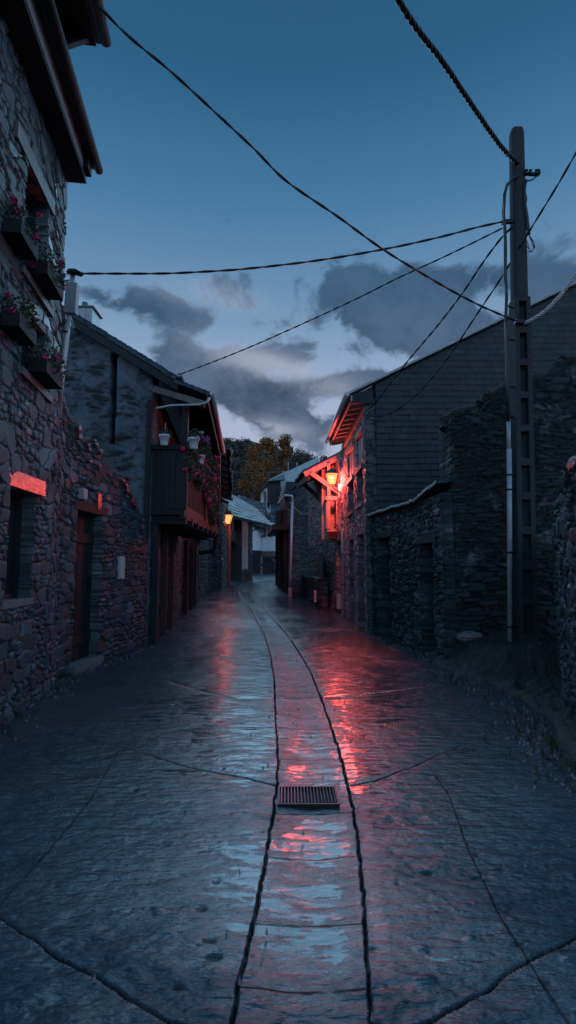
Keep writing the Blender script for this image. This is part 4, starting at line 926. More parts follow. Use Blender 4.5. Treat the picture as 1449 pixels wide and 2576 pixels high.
# ---- right side: far stone gable house
R3 = empty('gable_house', (.6, 22.3, gz(22)), 'right hand schist gable house with pale downpipe beyond the lit balcony', 'house')
A6, B6 = tuple(at(728, 1400, 22)[:2]), (2.6, 22.2); W6 = wf(A6, B6, 1)
t6 = [sW(W6, 728, 1232), sW(W6, 762, 1210), sW(W6, 800, 1172)]
wall('wall', [A6, B6], -.05, [(0, t6[0][1]), (t6[1][0], t6[1][1]), (t6[2][0], t6[2][1]), (3., t6[2][1]+.6)], 'schist', .035, M['schist'], R3, 1, [], .3, 71)
S6 = [(A6[0], 22.0), tuple(at(706, 1400, 27)[:2])]; W7 = wf(S6[0], S6[1], -1)
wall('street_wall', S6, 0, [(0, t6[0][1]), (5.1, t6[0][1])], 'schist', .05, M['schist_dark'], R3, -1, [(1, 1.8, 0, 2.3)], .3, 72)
door(R3, W7, 1, 1.8, gz(23)+.02, 2.3, .12)
slab('eave', at(700, 1262, 24), at(716, 1240, 21.8), at(722, 1210, 22.2), at(712, 1222, 24.5), 'slate_fine', .06, M['slate'], R3, .08, 73)
quadbox('roof_end', [at(716, 1243, 21.7), at(744, 1243, 21.7), at(744, 1212, 22), at(722, 1212, 22)], .08, 'slate', R3)
slab('roof', at(718, 1236, 21.75), at(800, 1182, 21.75), at(800, 1150, 27), at(716, 1190, 27), 'slate', .08, M['slate'], R3, .08, 74)
MB().tube([at(701, 1266, 23.5), at(717, 1246, 21.6), at(735, 1247, 21.6), at(736, 1260, 21.6)], .05, 8).build('gutter', M['tube'], R3, True)
MB().tube([at(736, 1260, 21.7), at(728, 1497, 21.85)], .05, 8).build('downpipe', M['tube'], R3, True)
for i, (u_, Yp) in enumerate(((697, 27), (703, 25.5), (711, 24), (719, 23))):
    q = at(u_, 1300, Yp); MB().beam((q.x, Yp, gz(Yp)-.05), (q.x, Yp, q.z+.3), .16, .16).build('post', M['wood' if i % 2 == 0 else 'redwood'], R3)
mb = MB().frame(*W7, .2, 4.8, 2.9, 3.1, .0, .7); mb.build('gallery_floor', M['wood'], R3)
plant('gallery_geranium', at(703, 1335, 24), (.2, .3, .3), 300, 6, 'small geranium hanging from the gallery of the far right house', 77, 'far geraniums', cat='geranium')
plant('gallery_geranium', at(697, 1310, 26), (.25, .3, .3), 300, 3, 'pale leafy plant on the gallery beside the white house windows', 78, 'far geraniums', cat='geranium')
q = at(709, 1266, 24); 
# next: house with the lit balcony
R2 = empty('lamp_balcony_house', (1.3, 17, .05), 'right hand house with a boarded balcony under a braced canopy glowing orange', 'house')
S8 = [(1.56, 14.95), (1.46, 16.4), (1.22, 18.0), (.80, 20.6)]; W8 = wf(S8[2], S8[3], -1)
Sn = np.concatenate([[0], np.cumsum(np.hypot(*np.diff(np.array(S8), axis=0).T))])
wall('street_wall', S8, -.15, [(0, 4.7), (Sn[-1], 4.7)], 'rubble', .03, M['stone_lamplit'], R2, -1, [(.35, 1.15, -.2, 2.1), (2.2, 2.9, 2.4, 3.4)], .3, 81)
W8a = wf(S8[0], S8[1], -1); door(R2, W8a, .35, 1.15, .03, 2.1, .12)
tipn = at(766, 1182, 16.0); topn_ = at(872, 1128, 16.0); tipf = at(742, 1212, 19.6)
slab('roof', Vector((tipf.x, tipf.y, tipf.z)), tipn, topn_, Vector((topn_.x-.2, 19.6, topn_.z)), 'slate_fine', .04, M['slate_roof'], R2, .06, 82, ragged=.1)
MB().beam(tipn+Vector((.0, .05, -.14)), topn_+Vector((0, .05, -.14)), .12, .15).build('rake_beam', M['timber'], R2)
for k in range(1, 7):
    y = 16+k*.58; t = k*.58/3.6; a = tipn.lerp(tipf, t); MB().beam(a+Vector((.05, 0, -.13)), Vector((topn_.x-.2*t, y, topn_.z-.12)), .08, .10).build('rafter', M['timber'], R2)
MB().beam(at(782, 1190, 16.0), at(862, 1246, 16.0), .10, .13).build('brace', M['timber'], R2)
MB().beam(at(752, 1206, 19.3), at(812, 1264, 18.6), .10, .12).build('brace', M['redwood'], R2)
MB().beam(tipn+Vector((.12, .05, -.25)), tipf+Vector((.12, 0, -.15)), .10, .14).build('eave_beam', M['wood'], R2)
bq = [at(823, 1330, 15.9), at(860, 1338, 15.9), at(862, 1250, 15.9), at(824, 1258, 15.9)]
bxl, bxr, bz0, bz1 = bq[0].x, 1.62, bq[0].z, bq[2].z-.1
MB().box(bxl, bxr, 15.9, 18.6, bz0-.08, bz0).build('balcony_floor', M['timber'], R2)
quadbox('corbel', [(bxl+.05, 15.92, bz0-.30), (bxr, 15.92, bz0-.30), (bxr, 15.88, bz0-.085), (bxl-.02, 15.88, bz0-.085)], .08, 'redwood', R2)
mb = MB()
for k in range(9): mb.box(bxl-.02-.006*(k % 2), bxl+.02, 15.95+k*.29, 15.95+k*.29+.275, bz0, bz1)
mb.build('side_boards', M['timber'], R2)
MB().box(bxl-.04, bxr, 15.84, 15.93, bz1, bz1+.11).build('rail', M['timber'], R2)
MB().box(bxl-.05, bxl+.04, 15.94, 18.6, bz1, bz1+.08).build('side_rail', M['timber'], R2)
for k in range(3): MB().beam((bxl+.05+k*.27, 15.9, bz0), (bxl+.05+k*.27, 15.9, bz1), .09, .05).build('baluster', M['timber'], R2)
MB().beam((bxl+.06, 15.95, bz1+.1), (bxl+.06, 15.95, 4.45), .09, .09).build('balcony_post', M['timber'], R2)
quadbox('gable_wall', [(1.05, 16.5, 2.2), (2.4, 16.5, 2.2), (2.4, 16.5, 4.9), (1.05, 16.5, 4.35)], .2, 'render_lamplit', R2)
plant('balcony_plant', at(853, 1328, 15.75), (.10, .08, .10), 120, 4, 'small magenta flowering plant at the foot of the lit balcony', 84, None, petal='petal', cat='plant', size=.018)
# garden wall with boards in front of it
GW = empty('garden_wall', (.9, 19, .1), 'low rubble garden wall topped by dark boards below the lit balcony', 'garden wall')
S9 = [tuple(gnd(803, 1532)), tuple(gnd(778, 1508)), tuple(gnd(757, 1492))]; print('garden', S9)
wall('wall', S9, -.1, [(0, 1.0), (9, .95)], 'rubble', .03, M['stone_dark'], GW, -1, [], .3, 85, 1., topn=.05)
Wg = wf(S9[0], S9[1], -1); mb = MB()
for k in range(10): mb.frame(*Wg, k*.17, k*.17+.15, .9, 1.75+.03*(k % 3), -.15, -.12)
mb.build('boards', M['wood'], GW)
for nm, u, v, Yd, w_, h_, lb in (('white_meter_cover', 853, 1513, 15.6, .13, .42, 'tall pale meter cover low on the wall below the lit balcony'), ('marker_post', 793, 1500, 17.2, .07, .36, 'slim pale marker post against the garden wall'), ('stone_bollard', 730, 1492, 21.3, .14, .42, 'small pale stone bollard at the foot of the far downpipe')):
    q = at(u, v, Yd); mb = MB().box(q.x-w_/2, q.x+w_/2, Yd-.05, Yd+.05, q.z-h_/2, q.z+h_/2); o = mb.build(nm, M['wood_pale'], None); tag(o, lb, nm.replace('_', ' ').split()[-1] if nm != 'white_meter_cover' else 'meter cover')

# ---- right house with slate gable
R1 = empty('slate_gable_house', (1.7, 11.5, 0), 'right hand house with slate hung gable and stone street front under glowing rafters', 'house')
A10, B10 = (1.64, 11.0), (1.56, 14.9); W10 = wf(A10, B10, -1); ZE = 4.72
h10 = []
def hs(u0, v0, u1, v1):   # opening from two opposite corners seen in the picture
    a, b = sW(W10, u0, v0), sW(W10, u1, v1); return (min(a[0], b[0]), max(a[0], b[0]), min(a[1], b[1]), max(a[1], b[1]))
o1 = hs(913, 1085, 899.5, 1170); o1 = (o1[0], o1[1], 3.62, 4.28); o2 = (o1[0], o1[1], 2.72, 3.46)
o3 = (hs(889, 1100, 877, 1200)[0], hs(889, 1100, 877, 1200)[1], 3.62, 4.28); o4 = (o3[0], o3[1], 2.70, 3.46)
o5 = (o1[0]-.05, o1[1], -.2, 2.05); o6 = (o3[0]+.1, o3[1]-.1, -.2, 2.0)
print('R1', o1, o3)
wall('street_wall', [A10, B10], -.15, [(0, ZE), (3.9, ZE)], 'stone', .02, M['stone_lamplit'], R1, -1, [o1, o2, o3, o4, o5, o6], .35, 91, .8)
for o_ in (o1, o3):
    f = MB(); n = 3; w = (o_[1]-o_[0])/n
    for k in range(n): f.frame(*W10, o_[0]+k*w+.008, o_[0]+(k+1)*w-.008, o_[2], o_[3], -.06, -.02-.01*(k % 2))
    f.build('shutter', M['timber'], R1)
    MB().frame(*W10, o_[0]-.08, o_[1]+.08, o_[3]+.002, o_[3]+.10, -.15, .05).build('lintel', M['timber'], R1)
for o_ in (o2, o4):
    window(R1, W10, *o_, depth=.14, mullion=True); MB().frame(*W10, o_[0]-.06, o_[1]+.06, o_[3]+.002, o_[3]+.10, -.15, .06).build('lintel', M['sill'], R1)
    MB().frame(*W10, o_[0]-.05, o_[1]+.05, o_[2]-.08, o_[2]-.002, -.15, .07).build('sill', M['sill'], R1)
door(R1, W10, o5[0], o5[1], .03, 2.05, .15); door(R1, W10, o6[0], o6[1], .03, 2.0, .15)
# gable towards us: quoins then slates
rf = [at(875, 992, 10.9), at(887, 985, 10.9), at(1042, 909, 10.9), at(1158, 851, 10.9), at(1275, 793, 10.9), at(1449, 713, 10.9), at(1600, 645, 10.9)]
Wga = wf((1.60, 10.97), (9, 10.97), 1)
tg = [(p.x-1.60, p.z-.05) for p in rf]
qw = at(946, 1150, 10.97).x-1.60
wall('quoins', [(1.62, 10.99), (1.62+qw, 10.99)], -.1, [(0, 4.72), (qw, 4.9)], 'quoin', .02, M['schist'], R1, 1, [], .35, 92)
x1g = rf[-1].x
zq = lambda x: float(np.interp(x, [p.x for p in rf], [p.z-.04 for p in rf]))
xs_ = [1.60+qw, 3.2, 4.6, 6.2, x1g]
wall('slate_gable', [(1.60+qw, 10.93), (x1g, 10.93)], 1.2, [(0, zq(1.6+qw)), (x1g-1.6-qw, zq(x1g))], 'slate', .022, M['slate'], R1, 1, [], .2, 93)
# roof
eN = Vector((rf[0].x, 10.85, rf[0].z)); eF = at(824, 1086, 14.95); slp = (rf[5].z-rf[0].z)/(rf[5].x-rf[0].x)
eF.z = eN.z; 
rN = Vector((x1g, 10.85, eN.z+slp*(x1g-eN.x))); rF = Vector((x1g, 14.95, rN.z))
slab('roof', eF, eN, rN, rF, 'slate_fine', .05, M['slate_roof'], R1, .045, 94)
MB().add([eN+Vector((0, -.02, -.02)), rN+Vector((0, -.02, -.02)), rN+Vector((0, -.02, .03)), eN+Vector((0, -.02, .03)), eN+Vector((0, .03, -.02)), rN+Vector((0, .03, -.02)), rN+Vector((0, .03, .03)), eN+Vector((0, .03, .03))],
   [(0, 1, 2, 3), (7, 6, 5, 4), (0, 4, 5, 1), (2, 6, 7, 3), (3, 7, 4, 0), (1, 5, 6, 2)]).build('verge_trim', M['zinc'], R1)
MB().tube([eN+Vector((-.03, -.04, -.03)), eF+Vector((-.03, .05, -.03))], .055, 10).build('gutter', M['tube'], R1, True)
MB().beam(eN+Vector((.07, 0, -.10)), eF+Vector((.07, 0, -.10)), .03, .12).build('fascia', M['timber'], R1)
for k in range(10):
    y = 11.0+k*.42; t = (y-10.85)/4.1; a = eN.lerp(eF, t)
    MB().beam(a+Vector((.09, 0, -.13)), (1.70, y, eN.z-.13+(1.7-a.x)*.15), .09, .11).build('rafter', M['timber'], R1)
MB().beam((1.64, 11.0, ZE-.05), (1.56, 14.9, ZE-.05), .10, .14).build('wall_plate', M['timber'], R1)
mb = MB(); quadbox('soffit_board', [eN+Vector((.05, .02, -.07)), (1.75, 10.87, eN.z+.18), (1.75, 14.9, eN.z+.18), eF+Vector((.05, 0, -.07))], .02, 'timber', R1)
quadbox('end_soffit', [eN+Vector((.03, .0, -.20)), (1.76, 10.86, eN.z-.20), (1.76, 10.86, eN.z+.10), eN+Vector((.03, .0, -.03))], .03, 'wood', R1)
Yd = 14.85
MB().tube([at(826, 1090, Yd), at(833, 1100, Yd), at(850, 1101, Yd), at(868, 1098, Yd), at(871, 1104, Yd), at(869, 1325, Yd), at(866, 1333, Yd), at(863, 1340, Yd), at(863, 1552, Yd)], .052, 10).build('downpipe', M['tube'], R1, True)
mb = MB()
for v_ in (1160, 1250, 1395, 1470): q = at(870 if v_ < 1330 else 863, v_, Yd); mb.tube([q-Vector((0, 0, .02)), q+Vector((0, 0, .02))], .066, 10)
mb.build('pipe_clamp', M['zinc'], R1)
q = at(859, 1235, 15.3)
EB = empty('electric_box', q, 'small lit electric box with cables beside the near street lamp', 'electric box')
MB().box(q.x-.09, q.x+.09, 15.25, 15.36, q.z-.2, q.z+.2).build('case', M['plug'], EB)
mb = MB()
for dz_ in (-.1, 0, .1): mb.tube([(q.x, 15.25, q.z+dz_), (q.x, 15.22, q.z+dz_)], .022, 8)
mb.build('breaker', M['iron'], EB)
q2 = at(858, 1312, 15.25); MB().box(q2.x-.08, q2.x+.08, 15.2, 15.33, q2.z-.26, q2.z+.24).build('lower_case', M['box'], EB)

# ---- lamps
def lantern(c, sc, W_anchor, label, energy, seed):
    c = Vector(c); t = empty('street_lamp', c, label, 'street lamp', 'wall lanterns lighting the street')
    def ringq(hw, z): return [c+Vector((i*hw*sc, j*hw*sc, z*sc)) for i, j in ((-1, -1), (1, -1), (1, 1), (-1, 1))]
    a, b = ringq(.085, -.17), ringq(.165, .15); mb = MB(); mb.add(a+b, [(0, 1, 5, 4), (1, 2, 6, 5), (2, 3, 7, 6), (3, 0, 4, 7)]); mb.build('glass', M['lampglass'], t)
    mb = MB()
    for k in range(4):
        mb.beam(a[k], b[k], .014*sc); mb.beam(a[k], a[(k+1) % 4], .016*sc); mb.beam(b[k], b[(k+1) % 4], .022*sc)
    mb.build('frame', M['iron'], t)
    r1, r2, r3 = ringq(.185, .16), ringq(.10, .24), ringq(.03, .30); mb = MB(); mb.add(r1+r2+r3, [(0, 1, 2, 3), (0, 4, 5, 1), (1, 5, 6, 2), (2, 6, 7, 3), (3, 7, 4, 0), (4, 8, 9, 5), (5, 9, 10, 6), (6, 10, 11, 7), (7, 11, 8, 4), (8, 11, 10, 9)])
    mb.tube([c+Vector((0, 0, .29*sc)), c+Vector((0, 0, .36*sc))], .018*sc, 6); mb.build('cap', M['iron'], t)
    w = Vector(W_anchor); bt = c+Vector((0, 0, -.19*sc))
    MB().tube([bt+Vector((0, 0, .03*sc)), bt+Vector((0, 0, -.02)), bt.lerp(w, .25)+Vector((0, 0, -.06*sc)), bt.lerp(w, .7)+Vector((0, 0, -.05*sc)), w], .018*sc, 8).build('bracket', M['iron'], t, True)
    MB().tube([c+Vector((0, 0, -.05*sc)), c+Vector((0, 0, .07*sc))], [.03*sc, .045*sc], 10).build('bulb', M['plug'], t)
    l = bpy.data.objects.new('lamp_light', bpy.data.lights.new('lamp_light', 'POINT')); COL.objects.link(l); l.parent = t; l.location = (0, 0, -.02)
    l.data.energy = energy; l.data.color = (1, .078, .062); l.data.shadow_soft_size = .07
    l['kind'] = 'structure'
    return t
cR = at(835, 1205, 15.05); lantern(cR, 1.0, at(862, 1238, 15.3), 'near street lamp glowing orange between the right downpipe and the braced canopy', 540, 1)
cL = at(572.5, 1306, 25.6); lantern(cL, 1.4, at(560, 1328, 25.6), 'far street lamp glowing orange on the left corner before the white house', 170, 2)

# ---- low stone sheds on the right
SH = empty('stone_shed', (1.9, 9.5, 0), 'low dark stone shed with two doorways in front of the slate hung gable', 'shed')
S11 = [tuple(gnd(1128, 1668)), tuple(gnd(1060, 1638)), (1.72, 10.93)]; print('shed', S11)
S11 = S11[::-1]
Ls = sum((Vector(b)-Vector(a)).length for a, b in zip(S11[:-1], S11[1:]))
def hit11(u, v):
    acc = 0
    for p, q in zip(S11[:-1], S11[1:]):
        s, z = sW(wf(p, q, 1), u, v); l = (Vector(q)-Vector(p)).length
        if -.02 <= s <= l+.02: return s+acc, z
        acc += l
    return acc, z
t11 = [hit11(*p) for p in [(930, 1306), (950, 1292), (985, 1276), (1040, 1252), (1085, 1235), (1126, 1208)]]
dA = (hit11(954, 1500)[0], hit11(986, 1500)[0], -.2, hit11(970, 1352)[1]); dB = (hit11(1062, 1500)[0], hit11(1096, 1500)[0], -.2, hit11(1080, 1366)[1])
print('shed2', t11, dA, dB)
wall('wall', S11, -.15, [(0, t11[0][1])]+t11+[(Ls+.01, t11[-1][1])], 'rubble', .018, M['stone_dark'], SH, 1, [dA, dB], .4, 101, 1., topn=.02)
acc = [0, (Vector(S11[1])-Vector(S11[0])).length]
for d_ in (dA, dB):
    i = 0 if (d_[0]+d_[1])/2 < acc[1] else 1; Wq = wf(S11[i], S11[i+1], 1); a_, b_ = d_[0]-acc[i], d_[1]-acc[i]
    door(SH, Wq, a_, b_, .03, d_[3], .22); MB().frame(*Wq, a_-.15, b_+.15, d_[3]+.002, d_[3]+.13, -.3, .04).build('lintel', M['wood'], SH)
P3 = [Vector((*S11[0], t11[0][1]+.02)), Vector((*S11[1], np.interp(acc[1], [q[0] for q in t11], [q[1] for q in t11])+.02)), Vector((*S11[2], t11[-1][1]+.02))]
for a, b in zip(P3[:-1], P3[1:]):
    d_ = (b-a).normalized(); n_ = Vector((-d_.y, d_.x, 0)).normalized(); n_ = n_ if n_.x > 0 else -n_
    slab('roof', a-n_*.10, b-n_*.10, b+n_*1.6+Vector((0, 0, .12)), a+n_*1.6+Vector((0, 0, .12)), 'rubble', .025, M['slate_roof'], SH, .045, 103, .6) if n_.cross(d_).z < 0 else slab('roof', b-n_*.10, a-n_*.10, a+n_*1.6+Vector((0, 0, .12)), b+n_*1.6+Vector((0, 0, .12)), 'rubble', .025, M['slate_roof'], SH, .045, 103, .6)

# ---- ruined wall behind the pole
RU = empty('ruined_wall', (3, 7.6, .2), 'tall ruined wall of dark layered stone with a broken crown behind the concrete pole', 'ruined wall')
Y0r = 7.55; Wr = wf((S11[-1][0]+.13, S11[-1][1]+.02), (6.2, 7.7), 1); o_r = S11[-1][0]+.13
tr = [sW(Wr, *p) for p in [(1128, 1075), (1134, 1050), (1150, 1042), (1168, 1030), (1216, 1024), (1222, 1012), (1236, 998), (1250, 985), (1300, 965), (1336, 950), (1345, 952), (1390, 942), (1415, 920), (1432, 902), (1449, 900)]]
print('ruin', tr[0], tr[-1], S11[-1])
Wl = (Vector((6.2, 7.7))-Vector((o_r, S11[-1][1]+.02))).length
Srun = [(o_r, S11[-1][1]+.02), (6.2, 7.7)]
wall('wall', Srun, -.1, [(0, tr[0][1])]+tr+[(tr[-1][0]+.8, tr[-1][1]+.5), (Wl, tr[-1][1]+.5)], 'schist', .017, M['schist_dark'], RU, 1, [], .55, 105, 1.7, cut=False, topn=.05)
capV = MB()
for (s0, z0_), (s1, z1_) in zip(tr[:-1], tr[1:]):
    if s1-s0 < .02: continue
    p = on(Wr, s0, z0_+.02, -.2); q = on(Wr, s1, z1_+.02, -.2); n_ = max(2, int((q-p).length/.09)); pts = [p.lerp(q, i/n_)+Vector((0, random.uniform(-.03, .03), random.uniform(-.015, .03))) for i in range(n_+1)]
    capV.tube(pts, [random.uniform(.05, .10) for _ in pts], 8)
cap = capV.build('mortar_crown', M['bank'], RU, False)
# thin mortar veins are in the stone material; pale patch of render low on the wall
plv = MB()
# ---- near right rubble wall
NR = empty('rubble_wall', (2.4, 4.8, 0), 'rough rubble wall closing the picture at the lower right edge', 'rubble wall')
SNR = [(3.62, 6.9), (3.05, 6.1), (2.60, 5.1), (2.24, 4.2), (2.1, 3.3)]
LNR = sum((Vector(b)-Vector(a)).length for a, b in zip(SNR[:-1], SNR[1:]))
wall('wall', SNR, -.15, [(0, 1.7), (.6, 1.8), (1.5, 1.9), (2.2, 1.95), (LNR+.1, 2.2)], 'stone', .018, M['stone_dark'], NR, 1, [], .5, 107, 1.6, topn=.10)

# ---- concrete pole
pb, ptp = at(1321, 1612, 7.0), at(1299, 328, 7.0); print('pole', pb, ptp)
PO = empty('concrete_pole', (pb.x, 7.0, pb.z), 'tall tapering concrete utility pole with a ladder of recesses beside the ruined wall', 'utility pole')
def ppt(z): t = (z-pb.z)/(ptp.z-pb.z); return pb.lerp(ptp, t)
def pw(z): t = (z-pb.z)/(ptp.z-pb.z); return .125-.034*t
ax_ = (ptp-pb).normalized()
mb = MB(); zs0, zs1 = pb.z-.25, 4.95
def seg(z0, z1, x0f, x1f, y0, y1):   # piece of the shaft between two heights, x as a share of its half width
    P = []
    for z in (z0, z1):
        c = ppt(z); w = pw(z); P += [(c.x+w*x0f, 7+y0, z), (c.x+w*x1f, 7+y0, z), (c.x+w*x1f, 7+y1, z), (c.x+w*x0f, 7+y1, z)]
    mb.add(P, [(3, 2, 1, 0), (4, 5, 6, 7), (0, 1, 5, 4), (1, 2, 6, 5), (2, 3, 7, 6), (3, 0, 4, 7)])
seg(zs0, zs1, -1, 1, -.02, .11); seg(zs0, zs1, -1, -.48, -.11, -.02); seg(zs0, zs1, .48, 1, -.11, -.02)
zc_ = zs0; seg(zs0, pb.z+.10, -.48, .48, -.108, -.02); z = pb.z+.10
while z < zs1-.2:
    seg(z+.36, min(z+.45, zs1), -.48, .48, -.108, -.02); z += .45
N12 = 14; prf = []
for z, k in ((zs1, 1.), (ptp.z-.06, 1.), (ptp.z, .86)):
    c = ppt(z); w = pw(z)*k; prf.append([(c.x+w*math.copysign(abs(math.cos(2*math.pi*i/N12))**.6, math.cos(2*math.pi*i/N12)), 7+w*.95*math.copysign(abs(math.sin(2*math.pi*i/N12))**.6, math.sin(2*math.pi*i/N12)), z) for i in range(N12)])
mb.add(sum(prf, []), [(i*N12+k, i*N12+(k+1) % N12, (i+1)*N12+(k+1) % N12, (i+1)*N12+k) for i in range(2) for k in range(N12)]+[tuple(range(2*N12, 3*N12)), tuple(range(N12-1, -1, -1))])
mb.build('shaft', M['concrete'], PO)
MB().tube([at(1281, 1130, 6.93), at(1281.5, 1300, 6.93), at(1283, 1615, 6.93)], .033, 12).build('conduit', M['pvc'], PO, True)
MB().tube([at(1279.5, 1055, 6.93), at(1280, 1132, 6.93)], .026, 10).build('conduit_sleeve', M['box'], PO, True)
mb = MB()
for v_ in (1195, 1390, 1232, 1577): q = at(1281+(v_-1130)*.004, v_, 6.93); mb.tube([q-Vector((0, 0, .012)), q+Vector((0, 0, .012))], .041, 12); mb.beam(q, q+Vector((.12, .03, 0)), .02)
for v_ in (770, 853, 972, 1048): q = at(1276, v_, 6.93); mb.beam(q, q+Vector((.12, .05, 0)), .014)
mb.build('conduit_clamp', M['iron'], PO)
bun = [(1304, 440), (1290, 450), (1276, 465), (1269, 490), (1267, 530), (1270, 580), (1272, 640), (1271, 700), (1275, 750), (1272, 800), (1275, 880), (1276, 960), (1279, 1060)]
for k in range(3): MB().tube([at(u_+2.2*math.sin(i*1.1+k*2.1), v_, 6.9-.02*k) for i, (u_, v_) in enumerate(bun)], .014, 7).build('riser_cable', M['cable'], PO, True)
MB().beam(at(1318, 437, 6.95), at(1356, 439, 6.9), .035, .04).build('cross_arm', M['iron'], PO)
for i, u_ in enumerate((1324, 1334, 1349, 1355)):
    MB().tube([at(u_, 441, 6.9), at(u_, 436, 6.9), at(u_, 432, 6.9), at(u_, 428, 6.9)], [.015, .03, .02, .026], 8).build('insulator', M['iron'], PO, True)
pts = [(1324, 452), (1319, 470), (1321, 500), (1322, 525), (1327, 550), (1328, 572), (1330, 590)]
for k in range(2): MB().tube([at(u_+2.5*math.sin(i*2.3+k*3.1), v_, 6.9) for i, (u_, v_) in enumerate(pts)], .016, 7).build('hanging_cable', M['cable'], PO, True)
MB().tube([at(*p, 6.9) for p in [(1354, 440), (1340, 452), (1325, 456)]], .010, 6).build('jumper_wire', M['cable'], PO)
for k in range(3): MB().tube([at(*p, 6.9) for p in [(1330, 590), (1337+k*3, 608), (1342+k*2, 622), (1338-k*2, 634), (1325, 632-k*14)]], .005, 5).build('wire_loop', M['cable'], PO)
MB().beam(at(1262, 560, 6.95), at(1290, 556, 6.95), .05, .05).build('cable_anchor', M['iron'], PO); MB().beam(at(1296, 808, 6.86), at(1318, 812, 6.86), .06, .05).build('cable_anchor', M['iron'], PO)

# ---- overhead cables
def cat_rom(P, n):
    out = []; P = [P[0]]+P+[P[-1]]
    for i in range(1, len(P)-2):
        for k in range(n):
            t = k/n; a, b, c, d = P[i-1:i+3]; out.append(tuple(.5*((2*b[j])+(-a[j]+c[j])*t+(2*a[j]-5*b[j]+4*c[j]-d[j])*t*t+(-a[j]+3*b[j]-3*c[j]+d[j])*t**3) for j in range(2)))
    out.append(P[-1]); return out
def cable(px, Ya, Yb, r, label, twist=0, mat='cable', name='overhead_cable', pitch=.22):
    P = cat_rom(px, 10); L = [0]
    for a, b in zip(P[:-1], P[1:]): L.append(L[-1]+math.hypot(b[0]-a[0], b[1]-a[1]))
    C = []
    for (u, v), l in zip(P, L):
        t = l/L[-1]; Y = 1/((1-t)/Ya+t/Yb); C.append(at(u, v, Y))
    if not twist:
        o = MB().tube(C, r, 7).build(name, M[mat], None, True); return tag(o, label, 'cable', 'overhead cables')
    tot = sum((b-a).length for a, b in zip(C[:-1], C[1:])); n = int(tot/pitch*9); D = []
    acc = [0]
    for a, b in zip(C[:-1], C[1:]): acc.append(acc[-1]+(b-a).length)
    for i in range(n+1):
        d = tot*i/n; k = min(np.searchsorted(acc, d, side='right')-1, len(C)-2); f = (d-acc[k])/(acc[k+1]-acc[k]+1e-9); D.append(C[k].lerp(C[k+1], f))
    mb = MB()
    for w in range(twist):
        pts = []
        for i, p in enumerate(D):
            dr = (D[min(i+1, n)]-D[max(i-1, 0)]).normalized(); a = dr.orthogonal().normalized(); b = dr.cross(a); ph = 2*math.pi*(i/9+w/twist); R_ = r*(1.05 if twist > 2 else .8)
            pts.append(p+a*math.cos(ph)*R_+b*math.sin(ph)*R_)
        mb.tube(pts, r, 6)
    o = mb.build(name, M[mat], None, True); return tag(o, label, 'cable', 'overhead cables')
cable([(180, -60), (233, -2), (320, 88), (430, 180), (560, 300), (640, 375), (720, 455), (850, 545), (960, 625), (1090, 705), (1200, 765), (1300, 808)], 4.2, 6.9, .0085, 'long cable crossing the whole sky from the top left eave to the pole', 2, pitch=.5)
cable([(975, -50), (1003, 2), (1045, 68), (1110, 152), (1180, 255), (1235, 335), (1270, 380), (1306, 413)], 4.4, 6.95, .0165, 'thick twisted cable running from the top of the picture down to the pole head', 3, pitch=.26)
cable([(212, 688), (400, 688), (500, 684), (620, 676), (800, 655), (965, 627), (1100, 598), (1200, 572), (1264, 558)], 6.84, 6.95, .0095, 'slack cable from the cable mast on the left to the pole', 2, pitch=.6)
cable([(452, 942), (600, 885), (760, 815), (900, 750), (1000, 700), (1130, 640), (1264, 574)], 9.3, 6.95, .007, 'thin cable rising from the balcony house eave to the pole', 2, pitch=.35)
cable([(925, 1030), (945, 1012), (1020, 915), (1100, 820), (1165, 735), (1215, 660), (1260, 600), (1288, 572)], 10.8, 6.95, .0095, 'twisted cable from the slate gable corner up to the pole head side', 2, pitch=.4)
cable([(930, 1046), (960, 1046), (1000, 1030), (1060, 980), (1130, 895), (1200, 790), (1260, 700), (1340, 568), (1400, 470), (1449, 385), (1500, 300)], 10.8, 5.6, .0085, 'sagging cable from the slate gable corner passing in front of the pole', 2, pitch=.5, mat='cable')
cable([(1315, 815), (1345, 800), (1380, 775), (1420, 730), (1449, 690), (1490, 630)], 6.9, 6.2, .013, 'pale twisted cable from the pole to the right picture edge', 3, mat='cable_pale', pitch=.14)
cable([(575, 1234), (590, 1252), (606, 1278), (630, 1300)], 30, 36, .02, 'thin pale wire hanging over the far slate roof', 0, 'cable_pale', 'far_wire')
cable([(570, 1186), (640, 1190), (700, 1187)], 40, 44, .02, 'level black wire in front of the autumn tree', 0, 'cable', 'far_wire')
cable([(730, 1262), (742, 1278), (760, 1292), (775, 1290)], 21.8, 21.8, .012, 'loose pale wire looping on the far schist gable', 0, 'cable_pale', 'far_wire')
cable([(580, 1240), (640, 1270), (700, 1300)], 38, 40, .015, 'thin dark wire sagging above the white house roof', 0, 'cable', 'far_wire')

